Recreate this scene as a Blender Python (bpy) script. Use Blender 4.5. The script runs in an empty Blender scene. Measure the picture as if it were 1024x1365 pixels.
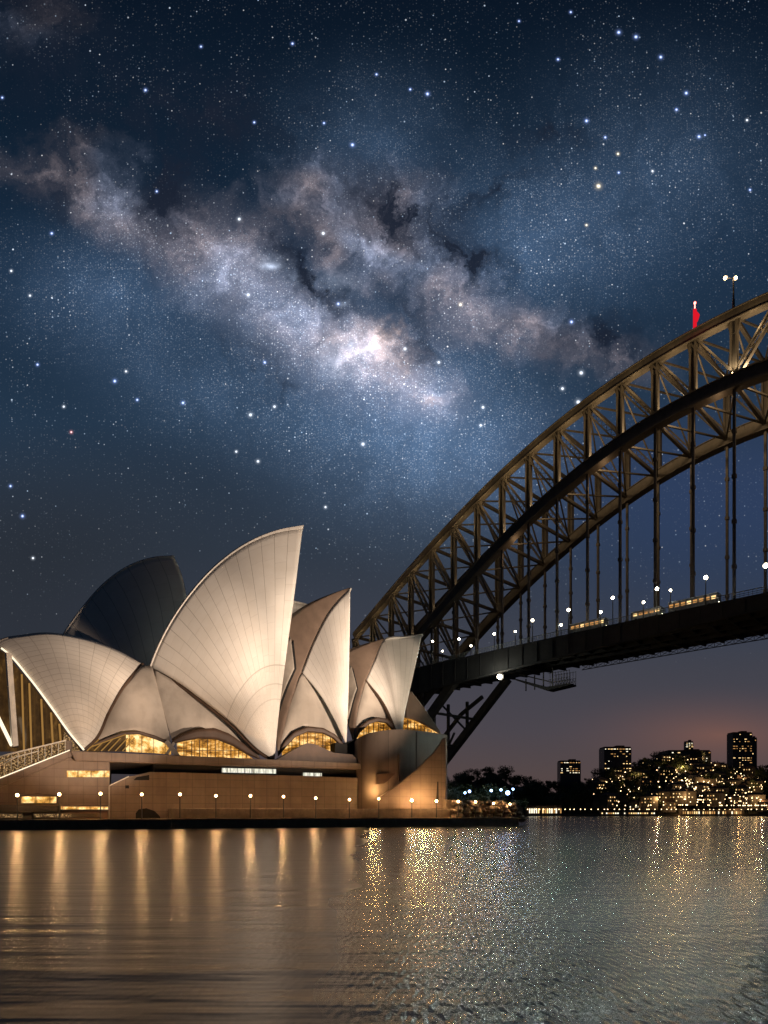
import bpy, bmesh, math, random
import numpy as np
from mathutils import Vector
random.seed(7); rng = np.random.default_rng(7)
C = bpy.context.scene.collection
SC = bpy.context.scene
# ------------------------------------------------------------------ camera
H = 2.93                      # eye height over the water
F = 900.0                     # focal length measured in units of 1/1024 of the picture width
cam = bpy.data.cameras.new('camera'); cam.sensor_fit = 'HORIZONTAL'; cam.sensor_width = 36
cam.lens = 36 * F / 1024; cam.shift_y = (1083 - 682.5) / 1024; cam.clip_end = 9000; cam.clip_start = .5
co = bpy.data.objects.new('camera', cam); C.objects.link(co)
co.location = (0, 0, H); co.rotation_euler = (math.pi/2, 0, 0); SC.camera = co
SC.view_settings.view_transform = 'Standard'; SC.view_settings.look = 'None'
SC.view_settings.exposure = 0; SC.view_settings.gamma = 1
cy = SC.cycles
cy.max_bounces = 5; cy.diffuse_bounces = 2; cy.glossy_bounces = 3; cy.sample_clamp_indirect = 3.0
cy.sample_clamp_direct = 0; cy.use_denoising = True; cy.denoising_prefilter = 'NONE'; cy.denoising_input_passes = 'RGB_ALBEDO_NORMAL'; cy.caustics_reflective = False; cy.caustics_refractive = False

# ------------------------------------------------------------------ node helpers
class NT:
    def __init__(s, tree): s.t = tree; tree.nodes.clear()
    def n(s, typ, **kw):
        nd = s.t.nodes.new(typ)
        for k, v in kw.items():
            if k.startswith('i_'):
                key = k[2:]; key = int(key) if key.isdigit() else key.replace('_', ' ')
                if hasattr(v, 'bl_idname') or isinstance(v, bpy.types.NodeSocket): s.t.links.new(v, nd.inputs[key])
                else: nd.inputs[key].default_value = v
            else: setattr(nd, k, v)
        return nd
    def m(s, op, a, b=0.0, c=None, clamp=False):
        nd = s.t.nodes.new('ShaderNodeMath'); nd.operation = op; nd.use_clamp = clamp
        for i, v in enumerate((a, b) if c is None else (a, b, c)):
            if isinstance(v, bpy.types.NodeSocket): s.t.links.new(v, nd.inputs[i])
            else: nd.inputs[i].default_value = v
        return nd.outputs[0]
    def mix(s, fac, a, b, mode='MIX'):
        nd = s.t.nodes.new('ShaderNodeMix'); nd.data_type = 'RGBA'; nd.blend_type = mode
        for i, v in ((0, fac), (6, a), (7, b)):
            if isinstance(v, bpy.types.NodeSocket): s.t.links.new(v, nd.inputs[i])
            elif i == 0: nd.inputs[i].default_value = v
            else: nd.inputs[i].default_value = (*v, 1) if len(v) == 3 else v
        return nd.outputs[2]
    def ramp(s, fac, stops, interp='LINEAR'):
        nd = s.t.nodes.new('ShaderNodeValToRGB'); nd.color_ramp.interpolation = interp
        els = nd.color_ramp.elements
        while len(els) < len(stops): els.new(1.0)
        for e, (p, c) in zip(els, stops):
            e.position = p; e.color = (*c, 1) if not isinstance(c, (int, float)) else (c, c, c, 1)
        s.t.links.new(fac, nd.inputs[0]); return nd.outputs[0]
    def sstep(s, x, lo, hi):
        nd = s.n('ShaderNodeMapRange', interpolation_type='SMOOTHSTEP', i_0=x, i_1=lo, i_2=hi); return nd.outputs[0]

def srgb(r, g, b):
    return tuple((c/255/12.92 if c <= 10 else ((c/255+.055)/1.055)**2.4) for c in (r, g, b))

# ------------------------------------------------------------------ sky: dusk gradient, star clouds, stars (by direction)
world = bpy.data.worlds.new('World'); SC.world = world; world.use_nodes = True
T = NT(world.node_tree)
gen = T.n('ShaderNodeTexCoord').outputs['Generated']
sep = T.n('ShaderNodeSeparateXYZ', i_0=gen)
yy = T.m('MAXIMUM', sep.outputs[1], 0.06)
zz = T.m('ABSOLUTE', sep.outputs[2])
U = T.m('MULTIPLY_ADD', T.m('DIVIDE', sep.outputs[0], yy), 9.0, 5.12)      # degrees-like sky chart: right along the horizon
V = T.m('MULTIPLY_ADD', T.m('DIVIDE', zz, yy), -9.0, 10.83)                 # and down from the zenith side
P = T.n('ShaderNodeCombineXYZ', i_0=U, i_1=V).outputs[0]
def noise(vec, scale, detail=6, rough=.55, dist=0.0, dims='2D'):
    return T.n('ShaderNodeTexNoise', noise_dimensions=dims, i_Vector=vec, i_Scale=scale, i_Detail=detail, i_Roughness=rough, i_Distortion=dist)
wn = noise(P, 1.1, 5, .6)
warp = T.n('ShaderNodeVectorMath', operation='SUBTRACT', i_0=wn.outputs['Color'], i_1=(.5, .5, .5)).outputs[0]
warp = T.n('ShaderNodeVectorMath', operation='MULTIPLY', i_0=warp, i_1=(1.15, .95, 0)).outputs[0]
PW = T.n('ShaderNodeVectorMath', operation='ADD', i_0=P, i_1=warp).outputs[0]
wn2 = noise(P, 4.2, 5, .65)
w2 = T.n('ShaderNodeVectorMath', operation='SUBTRACT', i_0=wn2.outputs['Color'], i_1=(.5, .5, .5)).outputs[0]
w2 = T.n('ShaderNodeVectorMath', operation='MULTIPLY', i_0=w2, i_1=(.28, .40, 0)).outputs[0]
PW = T.n('ShaderNodeVectorMath', operation='ADD', i_0=PW, i_1=w2).outputs[0]
Pst = T.n('ShaderNodeVectorMath', operation='MULTIPLY', i_0=PW, i_1=(1.15, .7, 1)).outputs[0]
fb = noise(Pst, 1.9, 9, .6).outputs[0]
fbf = noise(T.n('ShaderNodeVectorMath', operation='ADD', i_0=PW, i_1=(7.3, 2.1, 0)).outputs[0], 5.5, 8, .62).outputs[0]
def blob(vec, cx, cy_, rx, ry, rot=0):
    mp = T.n('ShaderNodeMapping', vector_type='TEXTURE', i_0=vec)
    mp.inputs[1].default_value = (cx, cy_, 0); mp.inputs[2].default_value = (0, 0, math.radians(rot)); mp.inputs[3].default_value = (rx, ry, 1)
    return T.n('ShaderNodeTexGradient', gradient_type='QUADRATIC_SPHERE', i_0=mp.outputs[0]).outputs[1]
def total(items):
    out = None
    for it in items:
        v = T.m('MULTIPLY', blob(*it[0]), it[1])
        out = v if out is None else T.m('ADD', out, v)
    return out
# base gradient down to the horizon, with the warm glow low on the right
vn = T.m('DIVIDE', V, 10.83, clamp=True)
base = T.ramp(vn, [(0, srgb(10, 22, 37)), (.15, srgb(14, 30, 47)), (.33, srgb(23, 42, 63)), (.52, srgb(36, 54, 74)),
                   (.68, srgb(48, 57, 70)), (.80, srgb(62, 65, 76)), (.90, srgb(75, 70, 77)), (.955, srgb(85, 72, 72)), (1, srgb(80, 64, 64))])
right = T.sstep(U, 5.6, 9.2); upper = T.sstep(V, 9.0, 6.6)
base = T.mix(T.m('MULTIPLY', T.m('MULTIPLY', right, T.sstep(V, 5.0, 6.5)), upper), base, srgb(46, 62, 92))
base = T.mix(T.m('MULTIPLY', T.sstep(U, 4.5, 0.3), T.m('MULTIPLY', T.sstep(V, 5.5, 7.5), .75)), base, srgb(39, 44, 52))
glow = total([((P, 9.6, 9.8, 2.6, .75, 0), 1.0)])
base = T.mix(T.m('MULTIPLY', glow, .5), base, srgb(146, 98, 80))
soft = T.ramp(fb, [(.3, .35), (.7, 1.25)])
# blue star glow
blue = total([((P, 5.4, 5.5, 3.4, 2.4, 20), 1.35), ((P, 7.0, 3.3, 2.6, 1.9, 0), .75), ((P, 1.5, 3.9, 2.6, 1.5, 10), .6), ((P, 3.6, 4.0, 2.2, 1.4, 30), .55),
              ((P, 5.0, 1.9, 2.2, 1.7, 0), .42), ((P, 8.8, 2.3, 3.2, 2.6, 0), .42), ((P, 2.6, 5.2, 2.6, 1.2, 20), .35), ((P, 6.2, 6.1, 1.9, 1.1, 0), .35)])
col = T.mix(1.0, base, T.mix(T.m('MULTIPLY', blue, T.m('MULTIPLY_ADD', fb, .8, .35), clamp=True), (0, 0, 0), srgb(84, 110, 144)), 'ADD')
# bright clouds of the galaxy
cl1 = total([((PW, 4.95, 4.72, 1.1, .62, 22), 1.35), ((PW, 4.15, 4.35, 1.0, .7, 40), .8), ((PW, 5.75, 5.35, .75, .5, 25), .9), ((PW, 1.45, 2.75, 1.0, .6, 35), .62),
             ((PW, 2.9, 3.4, 1.3, 1.0, 40), .7), ((PW, 5.0, 3.3, 1.3, .75, 10), .9), ((PW, 6.1, 3.95, 1.05, .85, 20), .75), ((PW, 7.1, 4.4, 1.2, .6, 20), .65),
             ((PW, .5, 2.3, 1.0, .6, 0), .3), ((PW, 4.2, 2.6, 1.0, .8, 0), .55), ((PW, 1.3, 2.0, .8, .4, 20), .3), ((PW, 5.4, 2.55, .9, .5, 0), .3), ((PW, .4, .3, 1.3, .8, 0), .10), ((PW, 8.2, 4.8, 1.2, .5, 5), .22)])
tex = T.m('MULTIPLY', T.ramp(fb, [(.34, .3), (.66, 1.15)]), T.ramp(fbf, [(.30, .45), (.72, 1.3)]))
c1 = T.m('MULTIPLY', cl1, tex)
pink = T.mix(T.ramp(noise(P, .8, 2).outputs[0], [(.4, 0), (.6, 1)]), srgb(192, 172, 172), srgb(166, 174, 202))
col = T.mix(1.0, col, T.mix(T.m('MULTIPLY', c1, 1.0), (0, 0, 0), pink), 'ADD')
core = total([((PW, 4.98, 4.7, .85, .55, 18), 1.1), ((PW, 5.68, 5.38, .26, .2, 0), .8)])
col = T.mix(1.0, col, T.mix(T.m('MULTIPLY', core, T.m('MULTIPLY', fbf, 1.0)), (0, 0, 0), (1.1, .66, .36)), 'ADD')
core2 = total([((PW, 4.6, 4.85, .55, .4, 0), .55), ((P, 3.62, 3.55, .24, .08, 0), 1.0), ((P, 3.6, 3.5, .5, .24, 0), .25), ((P, 4.56, 4.06, .16, .07, -20), .7), ((P, 4.5, 3.75, .6, .3, 10), .2), ((P, 3.95, 3.7, .3, .16, 10), .25)])
col = T.mix(1.0, col, T.mix(T.m('MULTIPLY', core2, T.m('MULTIPLY', fbf, 1.5)), (0, 0, 0), (.6, .7, .9)), 'ADD')
bandglow = total([((P, 4.7, 4.75, 2.2, 1.05, 24), 1.0), ((P, 3.2, 3.7, 2.1, 1.05, 36), .65), ((P, 5.6, 5.3, .9, .5, 25), .6), ((P, 1.7, 3.0, 1.5, .6, 25), .45), ((P, 6.3, 4.2, 1.6, .6, 22), .35), ((P, 5.0, 2.9, 1.7, 1.0, 20), .4)])
col = T.mix(1.0, col, T.mix(T.m('MULTIPLY', bandglow, T.m('MULTIPLY_ADD', fbf, .75, .22)), (0, 0, 0), srgb(160, 150, 158)), 'ADD')
# dark dust
dk = total([((PW, 5.55, 2.85, 1.6, .85, 15), 1.0), ((PW, 2.25, 2.6, .7, 1.5, -8), 1.0), ((PW, 6.2, 3.45, 1.3, .5, 10), 1.25), ((PW, 8.0, 4.5, 1.9, .65, 5), .85), ((PW, 4.15, 3.7, 1.4, .4, 42), 1.2),
            ((PW, 7.4, 1.95, 1.3, .28, -4), .6), ((PW, 3.0, 1.5, 2.2, 1.1, 10), .75), ((PW, 1.1, 1.1, 2.2, 1.2, 0), .55), ((PW, 5.5, 4.35, .6, 1.1, -20), .6), ((PW, 3.3, 4.9, .9, .5, 60), .5),
            ((PW, .7, 2.6, .7, .8, 0), .55), ((PW, 6.6, 2.5, 1.5, .25, -15), .6), ((PW, 3.7, 5.15, .4, .4, 0), .4), ((PW, 5.0, 2.9, .5, .9, 15), .5)])
dkf = T.m('MULTIPLY', dk, T.ramp(fb, [(.37, 1.6), (.66, .3)]), clamp=True)
dkf = T.m('MULTIPLY', dkf, .95)
col = T.mix(dkf, col, srgb(27, 34, 49))
# stars
grain = None
band = T.m('ADD', T.m('ADD', blue, T.m('MULTIPLY', cl1, .5)), T.m('MULTIPLY', bandglow, 1.2))
band = T.m('MULTIPLY', band, T.m('SUBTRACT', 1.0, T.m('MULTIPLY', dkf, .85)))
hz = T.sstep(V, 9.3, 5.5)
def stars(scale, rad, power, gain, extra, seed):
    vv = T.n('ShaderNodeVectorMath', operation='ADD', i_0=P, i_1=(seed, seed*1.7, 0)).outputs[0]
    vo = T.n('ShaderNodeTexVoronoi', voronoi_dimensions='2D', i_Vector=vv, i_Scale=scale)
    sp = T.n('ShaderNodeSeparateColor', i_0=vo.outputs['Color'])
    fall = T.m('SUBTRACT', 1.0, T.m('DIVIDE', vo.outputs['Distance'], rad), clamp=True)
    b = T.m('MULTIPLY', T.m('POWER', sp.outputs[0], power), T.m('POWER', fall, 1.3))
    b = T.m('MULTIPLY', b, gain)
    if extra is not None: b = T.m('MULTIPLY', b, extra)
    cc = T.mix(sp.outputs[1], (.55, .75, 1.0), (1.0, .95, .9))
    return T.mix(1.0, (0, 0, 0), T.mix(b, (0, 0, 0), cc), 'ADD'), b, cc
patch = T.ramp(noise(P, 1.3, 4, .6).outputs[0], [(.35, .15), (.65, 1.4)])
allst = None
for sc_, rad, pw, gain, extra, sd in (
        (26, .30, 5.0, .9, T.m('MULTIPLY', T.m('ADD', band, .12), patch), 3.1),
        (44, .45, 2.6, .85, T.m('MULTIPLY', band, tex), 5.7),
        (13, .15, 10.0, 1.5, T.m('MULTIPLY', T.m('MULTIPLY_ADD', band, 1.2, .45), patch), 8.3),
        (5.2, .062, 14.0, 1.6, None, 12.9),
        (1.9, .030, 9.0, 2.0, None, 21.4)):
    _, b, cc = stars(sc_, rad, pw, gain, extra, sd)
    b = T.m('MULTIPLY', b, T.m('MULTIPLY', hz, T.m('SUBTRACT', 1.0, T.m('MULTIPLY', dkf, .6))))
    nd = T.n('ShaderNodeVectorMath', operation='SCALE', i_0=cc, i_Scale=b)
    allst = nd.outputs[0] if allst is None else T.n('ShaderNodeVectorMath', operation='ADD', i_0=allst, i_1=nd.outputs[0]).outputs[0]
BR = [(268,62,1,'b'),(390,58,1.1,'b'),(194,120,1.2,'b'),(502,99,1,'b'),(570,125,1.4,'b'),(547,119,1,'b'),(825,43,1.5,'b'),(848,49,1.5,'b'),(881,76,1.4,'b'),(915,124,1.4,'b'),
      (902,146,1.2,'b'),(932,182,1.4,'b'),(744,79,1.1,'b'),(782,161,1.4,'b'),(807,183,1.1,'b'),(692,28,.9,'b'),(761,16,1,'b'),(798,248,1.9,'y'),(824,205,1.1,'y'),(794,224,1,'y'),
      (825,230,1.0,'b'),(782,300,1.0,'y'),(470,193,1.5,'b'),(432,164,1,'b'),(431,311,1.4,'w'),(339,163,1.0,'b'),(3,130,1,'b'),(319,292,1.3,'w'),(331,393,1.4,'w'),(451,405,1.3,'b'),
      (209,255,1,'b'),(69,311,1.2,'b'),(353,483,1.2,'b'),(334,553,1.4,'w'),(366,542,1.2,'w'),(344,615,1.2,'w'),(315,602,1,'w'),(484,592,1.5,'w'),(540,465,1.4,'w'),(585,483,1.3,'w'),(644,543,1.3,'w'),
      (641,567,1.2,'w'),(775,497,1.6,'w'),(771,536,1.7,'w'),(750,518,1.3,'w'),(762,429,1.4,'b'),(614,406,1.3,'y'),(244,537,1.3,'b'),(153,508,1.4,'b'),(183,533,1.1,'b'),(50,486,1.1,'b'),(95,576,1.0,'r'),
      (30,688,1.3,'b'),(14,648,1.1,'b'),(85,542,1,'w'),(168,495,1,'w'),(218,748,1,'w'),(44,744,1,'w'),(434,676,1,'w'),(40,394,1,'w'),(15,361,1,'w'),(940,180,.8,'b'),(996,160,1,'w'),(870,228,1,'w'),(1000,253,1,'b')]
CS = {'b': (.30, .45, 1.0), 'w': (.8, .88, 1.0), 'y': (1.0, .85, .55), 'r': (1, .4, .4)}
for k_ in 'bwyr':
    s_ = None
    for (px, py, sz, c_) in BR:
        if c_ != k_: continue
        mp = T.n('ShaderNodeVectorMath', operation='DISTANCE', i_0=P, i_1=(px/100, py/100, 0)).outputs['Value']
        v = T.m('ADD', T.m('MULTIPLY', T.m('SUBTRACT', 1.0, T.m('DIVIDE', mp, .019*sz), clamp=True), 1.6),
                T.m('MULTIPLY', T.m('POWER', T.m('SUBTRACT', 1.0, T.m('DIVIDE', mp, .05*sz), clamp=True), 2.0), .4))
        s_ = v if s_ is None else T.m('ADD', s_, v)
    nd = T.n('ShaderNodeVectorMath', operation='SCALE', i_0=CS[k_], i_Scale=T.m('MULTIPLY', s_, .9))
    wh = T.n('ShaderNodeVectorMath', operation='SCALE', i_0=(1, 1, 1), i_Scale=T.m('MULTIPLY', T.m('POWER', s_, 4.0), .12)).outputs[0]
    allst = T.n('ShaderNodeVectorMath', operation='ADD', i_0=allst, i_1=nd.outputs[0]).outputs[0]
    allst = T.n('ShaderNodeVectorMath', operation='ADD', i_0=allst, i_1=wh).outputs[0]
fin = T.n('ShaderNodeVectorMath', operation='ADD', i_0=col, i_1=allst).outputs[0]
bg = T.n('ShaderNodeBackground', i_0=fin, i_1=1.0)
T.n('ShaderNodeOutputWorld', i_0=bg.outputs[0])

# ------------------------------------------------------------------ object helpers
def tag(o, label=None, cat=None, group=None, kind=None):
    for k, v in (('label', label), ('category', cat), ('group', group), ('kind', kind)):
        if v: o[k] = v
    return o
def wloc(p):
    l = Vector((0, 0, 0))
    while p is not None: l += p.location; p = p.parent
    return l
def empty(name, loc, label, cat, group=None):
    o = bpy.data.objects.new(name, None); o.location = loc; o.empty_display_size = .5; C.objects.link(o)
    return tag(o, label, cat, group)
class MB:
    def __init__(s): s.v = []; s.f = []; s.uv = []
    def add(s, vs, fs, uvs=None):
        n = len(s.v); s.v += [tuple(v) for v in vs]; s.f += [tuple(i+n for i in f) for f in fs]
        s.uv += list(uvs) if uvs is not None else [(v[0], v[2]) for v in vs]
    def beam(s, p, q, w, h=None, up=(0, 0, 1)):
        h = h or w; p = Vector(p); q = Vector(q); d = (q-p).normalized(); up = Vector(up)
        if abs(d.dot(up)) > .98: up = Vector((BD[0], BD[1], 0))
        sx = d.cross(up).normalized(); u = sx.cross(d).normalized()
        vs = [b + sx*w/2*a + u*h/2*c for b in (p, q) for a, c in ((-1, -1), (1, -1), (1, 1), (-1, 1))]
        s.add(vs, [(3, 2, 1, 0), (4, 5, 6, 7), (0, 1, 5, 4), (1, 2, 6, 5), (2, 3, 7, 6), (3, 0, 4, 7)])
    def box(s, c, sx, sy, sz, ax=(1, 0)):
        e = Vector((ax[0], ax[1], 0)).normalized(); n = Vector((-e.y, e.x, 0)); c = Vector(c)
        vs = [c + e*sx/2*a + n*sy/2*b + Vector((0, 0, sz/2*d)) for d in (-1, 1) for a, b in ((-1, -1), (1, -1), (1, 1), (-1, 1))]
        s.add(vs, [(3, 2, 1, 0), (4, 5, 6, 7), (0, 1, 5, 4), (1, 2, 6, 5), (2, 3, 7, 6), (3, 0, 4, 7)])
    def tube(s, p, q, r0, r1=None, n=8):
        r1 = r0 if r1 is None else r1; p = Vector(p); q = Vector(q); d = (q-p).normalized()
        a = d.orthogonal().normalized(); b = d.cross(a)
        vs = [c + (a*math.cos(2*math.pi*i/n)+b*math.sin(2*math.pi*i/n))*r for c, r in ((p, r0), (q, r1)) for i in range(n)]
        s.add(vs, [(i, (i+1) % n, n+(i+1) % n, n+i) for i in range(n)] + [tuple(range(n))[::-1], tuple(range(n, 2*n))])
    def ball(s, c, r, n=8, m=5, sq=1):
        vs = []; 
        for j in range(m+1):
            th = math.pi*j/m
            for i in range(n):
                ph = 2*math.pi*i/n; vs.append((c[0]+r*math.sin(th)*math.cos(ph), c[1]+r*math.sin(th)*math.sin(ph), c[2]+r*sq*math.cos(th)))
        s.add(vs, [(j*n+i, (j+1)*n+i, (j+1)*n+(i+1) % n, j*n+(i+1) % n) for j in range(m) for i in range(n)])
    def grid(s, rows, uvs=None):
        n = len(rows[0]); m = len(rows)
        s.add([p for r in rows for p in r], [(j*n+i, j*n+i+1, (j+1)*n+i+1, (j+1)*n+i) for j in range(m-1) for i in range(n-1)],
              [u for r in uvs for u in r] if uvs else None)
    def build(s, name, mat, parent=None, smooth=False, thick=0, off=-1, bevel=0):
        me = bpy.data.meshes.new(name); l = wloc(parent) if parent else Vector((0, 0, 0))
        me.from_pydata([(x-l.x, y-l.y, z-l.z) for x, y, z in s.v], [], s.f)
        uvl = me.uv_layers.new(name='UVMap')
        for lp in me.loops: uvl.data[lp.index].uv = s.uv[lp.vertex_index]
        bm = bmesh.new(); bm.from_mesh(me); bmesh.ops.remove_doubles(bm, verts=bm.verts, dist=1e-4)
        if not thick: bmesh.ops.recalc_face_normals(bm, faces=bm.faces)
        bm.to_mesh(me); bm.free()
        if smooth:
            for p in me.polygons: p.use_smooth = True
        me.materials.append(mat); o = bpy.data.objects.new(name, me); C.objects.link(o); o.parent = parent
        if thick:
            md = o.modifiers.new('thickness', 'SOLIDIFY'); md.thickness = thick; md.offset = off
        if bevel:
            md = o.modifiers.new('edges', 'BEVEL'); md.width = bevel; md.segments = 2; md.limit_method = 'ANGLE'
        return o

# ------------------------------------------------------------------ materials
def newmat(name):
    m = bpy.data.materials.new(name); m.use_nodes = True; return m, NT(m.node_tree)
def surf(name, col, col2=None, rough=.7, scale=.6, metal=0.0, bump=.15, spec=.3, joints=None):
    m, t = newmat(name); tc = t.n('ShaderNodeTexCoord').outputs['Object']
    nz = t.n('ShaderNodeTexNoise', i_Vector=tc, i_Scale=scale, i_Detail=8.0, i_Roughness=.65)
    c = t.mix(t.ramp(nz.outputs[0], [(.3, 0.0), (.7, 1.0)]), col, col2 or tuple(x*.65 for x in col))
    st = t.n('ShaderNodeTexNoise', i_Vector=t.n('ShaderNodeMapping', i_0=tc, i_3=(1.6, 1.6, .12)).outputs[0], i_Scale=scale*1.3, i_Detail=5.0)
    c = t.mix(t.ramp(st.outputs[0], [(.45, 0.0), (.75, .45)]), c, tuple(x*.5 for x in col))
    if joints:
        q_ = t.n('ShaderNodeSeparateXYZ', i_0=t.n('ShaderNodeUVMap').outputs[0]); jl = None
        for i, n_ in enumerate(joints):
            fr = t.m('FRACT', t.m('DIVIDE', q_.outputs[i], n_)); d_ = t.m('MULTIPLY', t.m('MINIMUM', fr, t.m('SUBTRACT', 1.0, fr)), n_)
            l_ = t.m('SUBTRACT', 1.0, t.m('DIVIDE', d_, .07), clamp=True); jl = l_ if jl is None else t.m('MAXIMUM', jl, l_)
        pw = t.n('ShaderNodeTexWhiteNoise', noise_dimensions='2D', i_Vector=t.n('ShaderNodeCombineXYZ', i_0=t.m('FLOOR', t.m('DIVIDE', q_.outputs[0], joints[0])), i_1=t.m('FLOOR', t.m('DIVIDE', q_.outputs[1], joints[1]))).outputs[0]).outputs[0]
        c = t.mix(t.m('MULTIPLY', pw, .35), c, tuple(x*.6 for x in col)); c = t.mix(t.m('MULTIPLY', jl, .6), c, tuple(x*.25 for x in col))
    bp = t.n('ShaderNodeBump', i_Height=nz.outputs[0], i_Strength=bump, i_Distance=.1)
    p = t.n('ShaderNodeBsdfPrincipled', i_Base_Color=c, i_Roughness=rough, i_Metallic=metal, i_Normal=bp.outputs[0])
    p.inputs['Specular IOR Level'].default_value = spec
    t.n('ShaderNodeOutputMaterial', i_0=p.outputs[0]); return m
def emit(name, col, st):
    m, t = newmat(name); m.cycles.emission_sampling = 'NONE'; e = t.n('ShaderNodeEmission', i_0=(*col, 1), i_1=st); t.n('ShaderNodeOutputMaterial', i_0=e.outputs[0]); return m
def shellmat(name, ribs, arcs, base=(.74, .69, .63), rows=0):
    m, t = newmat(name); uv = t.n('ShaderNodeUVMap').outputs[0]; s = t.n('ShaderNodeSeparateXYZ', i_0=uv)
    u, v = s.outputs[0], s.outputs[1]
    def line(x, n, w):
        fr = t.m('FRACT', t.m('MULTIPLY', x, n)); d = t.m('MINIMUM', fr, t.m('SUBTRACT', 1.0, fr))
        return t.m('SUBTRACT', 1.0, t.m('DIVIDE', d, w), clamp=True)
    r1 = line(u, ribs, .032)
    low = t.sstep(v, arcs+.005, arcs-.005) if arcs else None
    L = r1
    if arcs:
        r2 = t.m('MULTIPLY', line(u, ribs*3, .10), t.m('MULTIPLY', low, .55)); L = t.m('MAXIMUM', L, r2)
        for a, k in ((arcs, .8), (arcs*.8, .6), (arcs*.64, .5)):
            L = t.m('MAXIMUM', L, t.m('MULTIPLY', t.m('SUBTRACT', 1.0, t.m('DIVIDE', t.m('ABSOLUTE', t.m('SUBTRACT', v, a)), .004), clamp=True), k))
    cellu = t.m('FLOOR', t.m('MULTIPLY', u, ribs)); 
    if rows:
        L = t.m('MAXIMUM', t.m('MULTIPLY', L, .8), t.m('MULTIPLY', line(v, rows, .06), .75))
    # short joints across the ribs
    joff = t.m('MULTIPLY', t.n('ShaderNodeTexWhiteNoise', noise_dimensions='1D', i_W=cellu).outputs[0], 1.0)
    vj = t.m('MULTIPLY_ADD', v, 14.0, t.m('MULTIPLY', joff, .9)); jl = line(vj, 1.0, .035)
    cellv = t.m('FLOOR', vj)
    wn_ = t.n('ShaderNodeTexWhiteNoise', noise_dimensions='2D', i_Vector=t.n('ShaderNodeCombineXYZ', i_0=cellu, i_1=cellv).outputs[0]).outputs[0]
    L = t.m('MAXIMUM', L, t.m('MULTIPLY', jl, t.m('MULTIPLY', wn_, .35)))
    tc = t.n('ShaderNodeTexCoord').outputs['Object']
    nz = t.n('ShaderNodeTexNoise', i_Vector=tc, i_Scale=.25, i_Detail=8.0, i_Roughness=.7).outputs[0]
    c = t.mix(t.m('MULTIPLY', wn_, .22), base, tuple(x*.72 for x in base))
    c = t.mix(t.ramp(nz, [(.35, 0.0), (.75, .3)]), c, (base[0]*.72, base[1]*.66, base[2]*.58))
    c = t.mix(t.m('MULTIPLY', L, .62), c, (.12, .09, .07))
    bp = t.n('ShaderNodeBump', i_Height=t.m('SUBTRACT', 1.0, L), i_Strength=.35, i_Distance=.08)
    p = t.n('ShaderNodeBsdfPrincipled', i_Base_Color=c, i_Roughness=.42, i_Normal=bp.outputs[0]); p.inputs['Specular IOR Level'].default_value = .25
    t.n('ShaderNodeOutputMaterial', i_0=p.outputs[0]); return m
def glowglass(name, c0, c1, c2, st, sx=1.2, sy=.8, lines=1.1, lo=.35, hi=.68):
    """a lit interior seen through glazing: blotches of lamp light, dark figures and fittings, thin glazing bars"""
    m, t = newmat(name); uv = t.n('ShaderNodeUVMap').outputs[0]
    m.cycles.emission_sampling = 'NONE'
    n1 = t.n('ShaderNodeTexNoise', noise_dimensions='2D', i_Vector=t.n('ShaderNodeMapping', i_0=uv, i_3=(sx, sy, 1)).outputs[0], i_Scale=1.0, i_Detail=5.0, i_Roughness=.7)
    c = t.ramp(n1.outputs[0], [(lo, c0), ((lo+hi)/2, c1), (hi, c2)])
    s = t.n('ShaderNodeSeparateXYZ', i_0=uv); fr = t.m('FRACT', t.m('MULTIPLY', s.outputs[0], lines)); d = t.m('MINIMUM', fr, t.m('SUBTRACT', 1.0, fr))
    bar = t.m('SUBTRACT', 1.0, t.m('DIVIDE', d, .10), clamp=True)
    c = t.mix(t.m('MULTIPLY', bar, .7), c, (.03, .015, .005))
    e = t.n('ShaderNodeEmission', i_0=c, i_1=st); g = t.n('ShaderNodeBsdfPrincipled', i_Base_Color=(.02, .015, .01, 1), i_Roughness=.15)
    a = t.n('ShaderNodeAddShader', i_0=e.outputs[0], i_1=g.outputs[0]); t.n('ShaderNodeOutputMaterial', i_0=a.outputs[0]); return m
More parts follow.
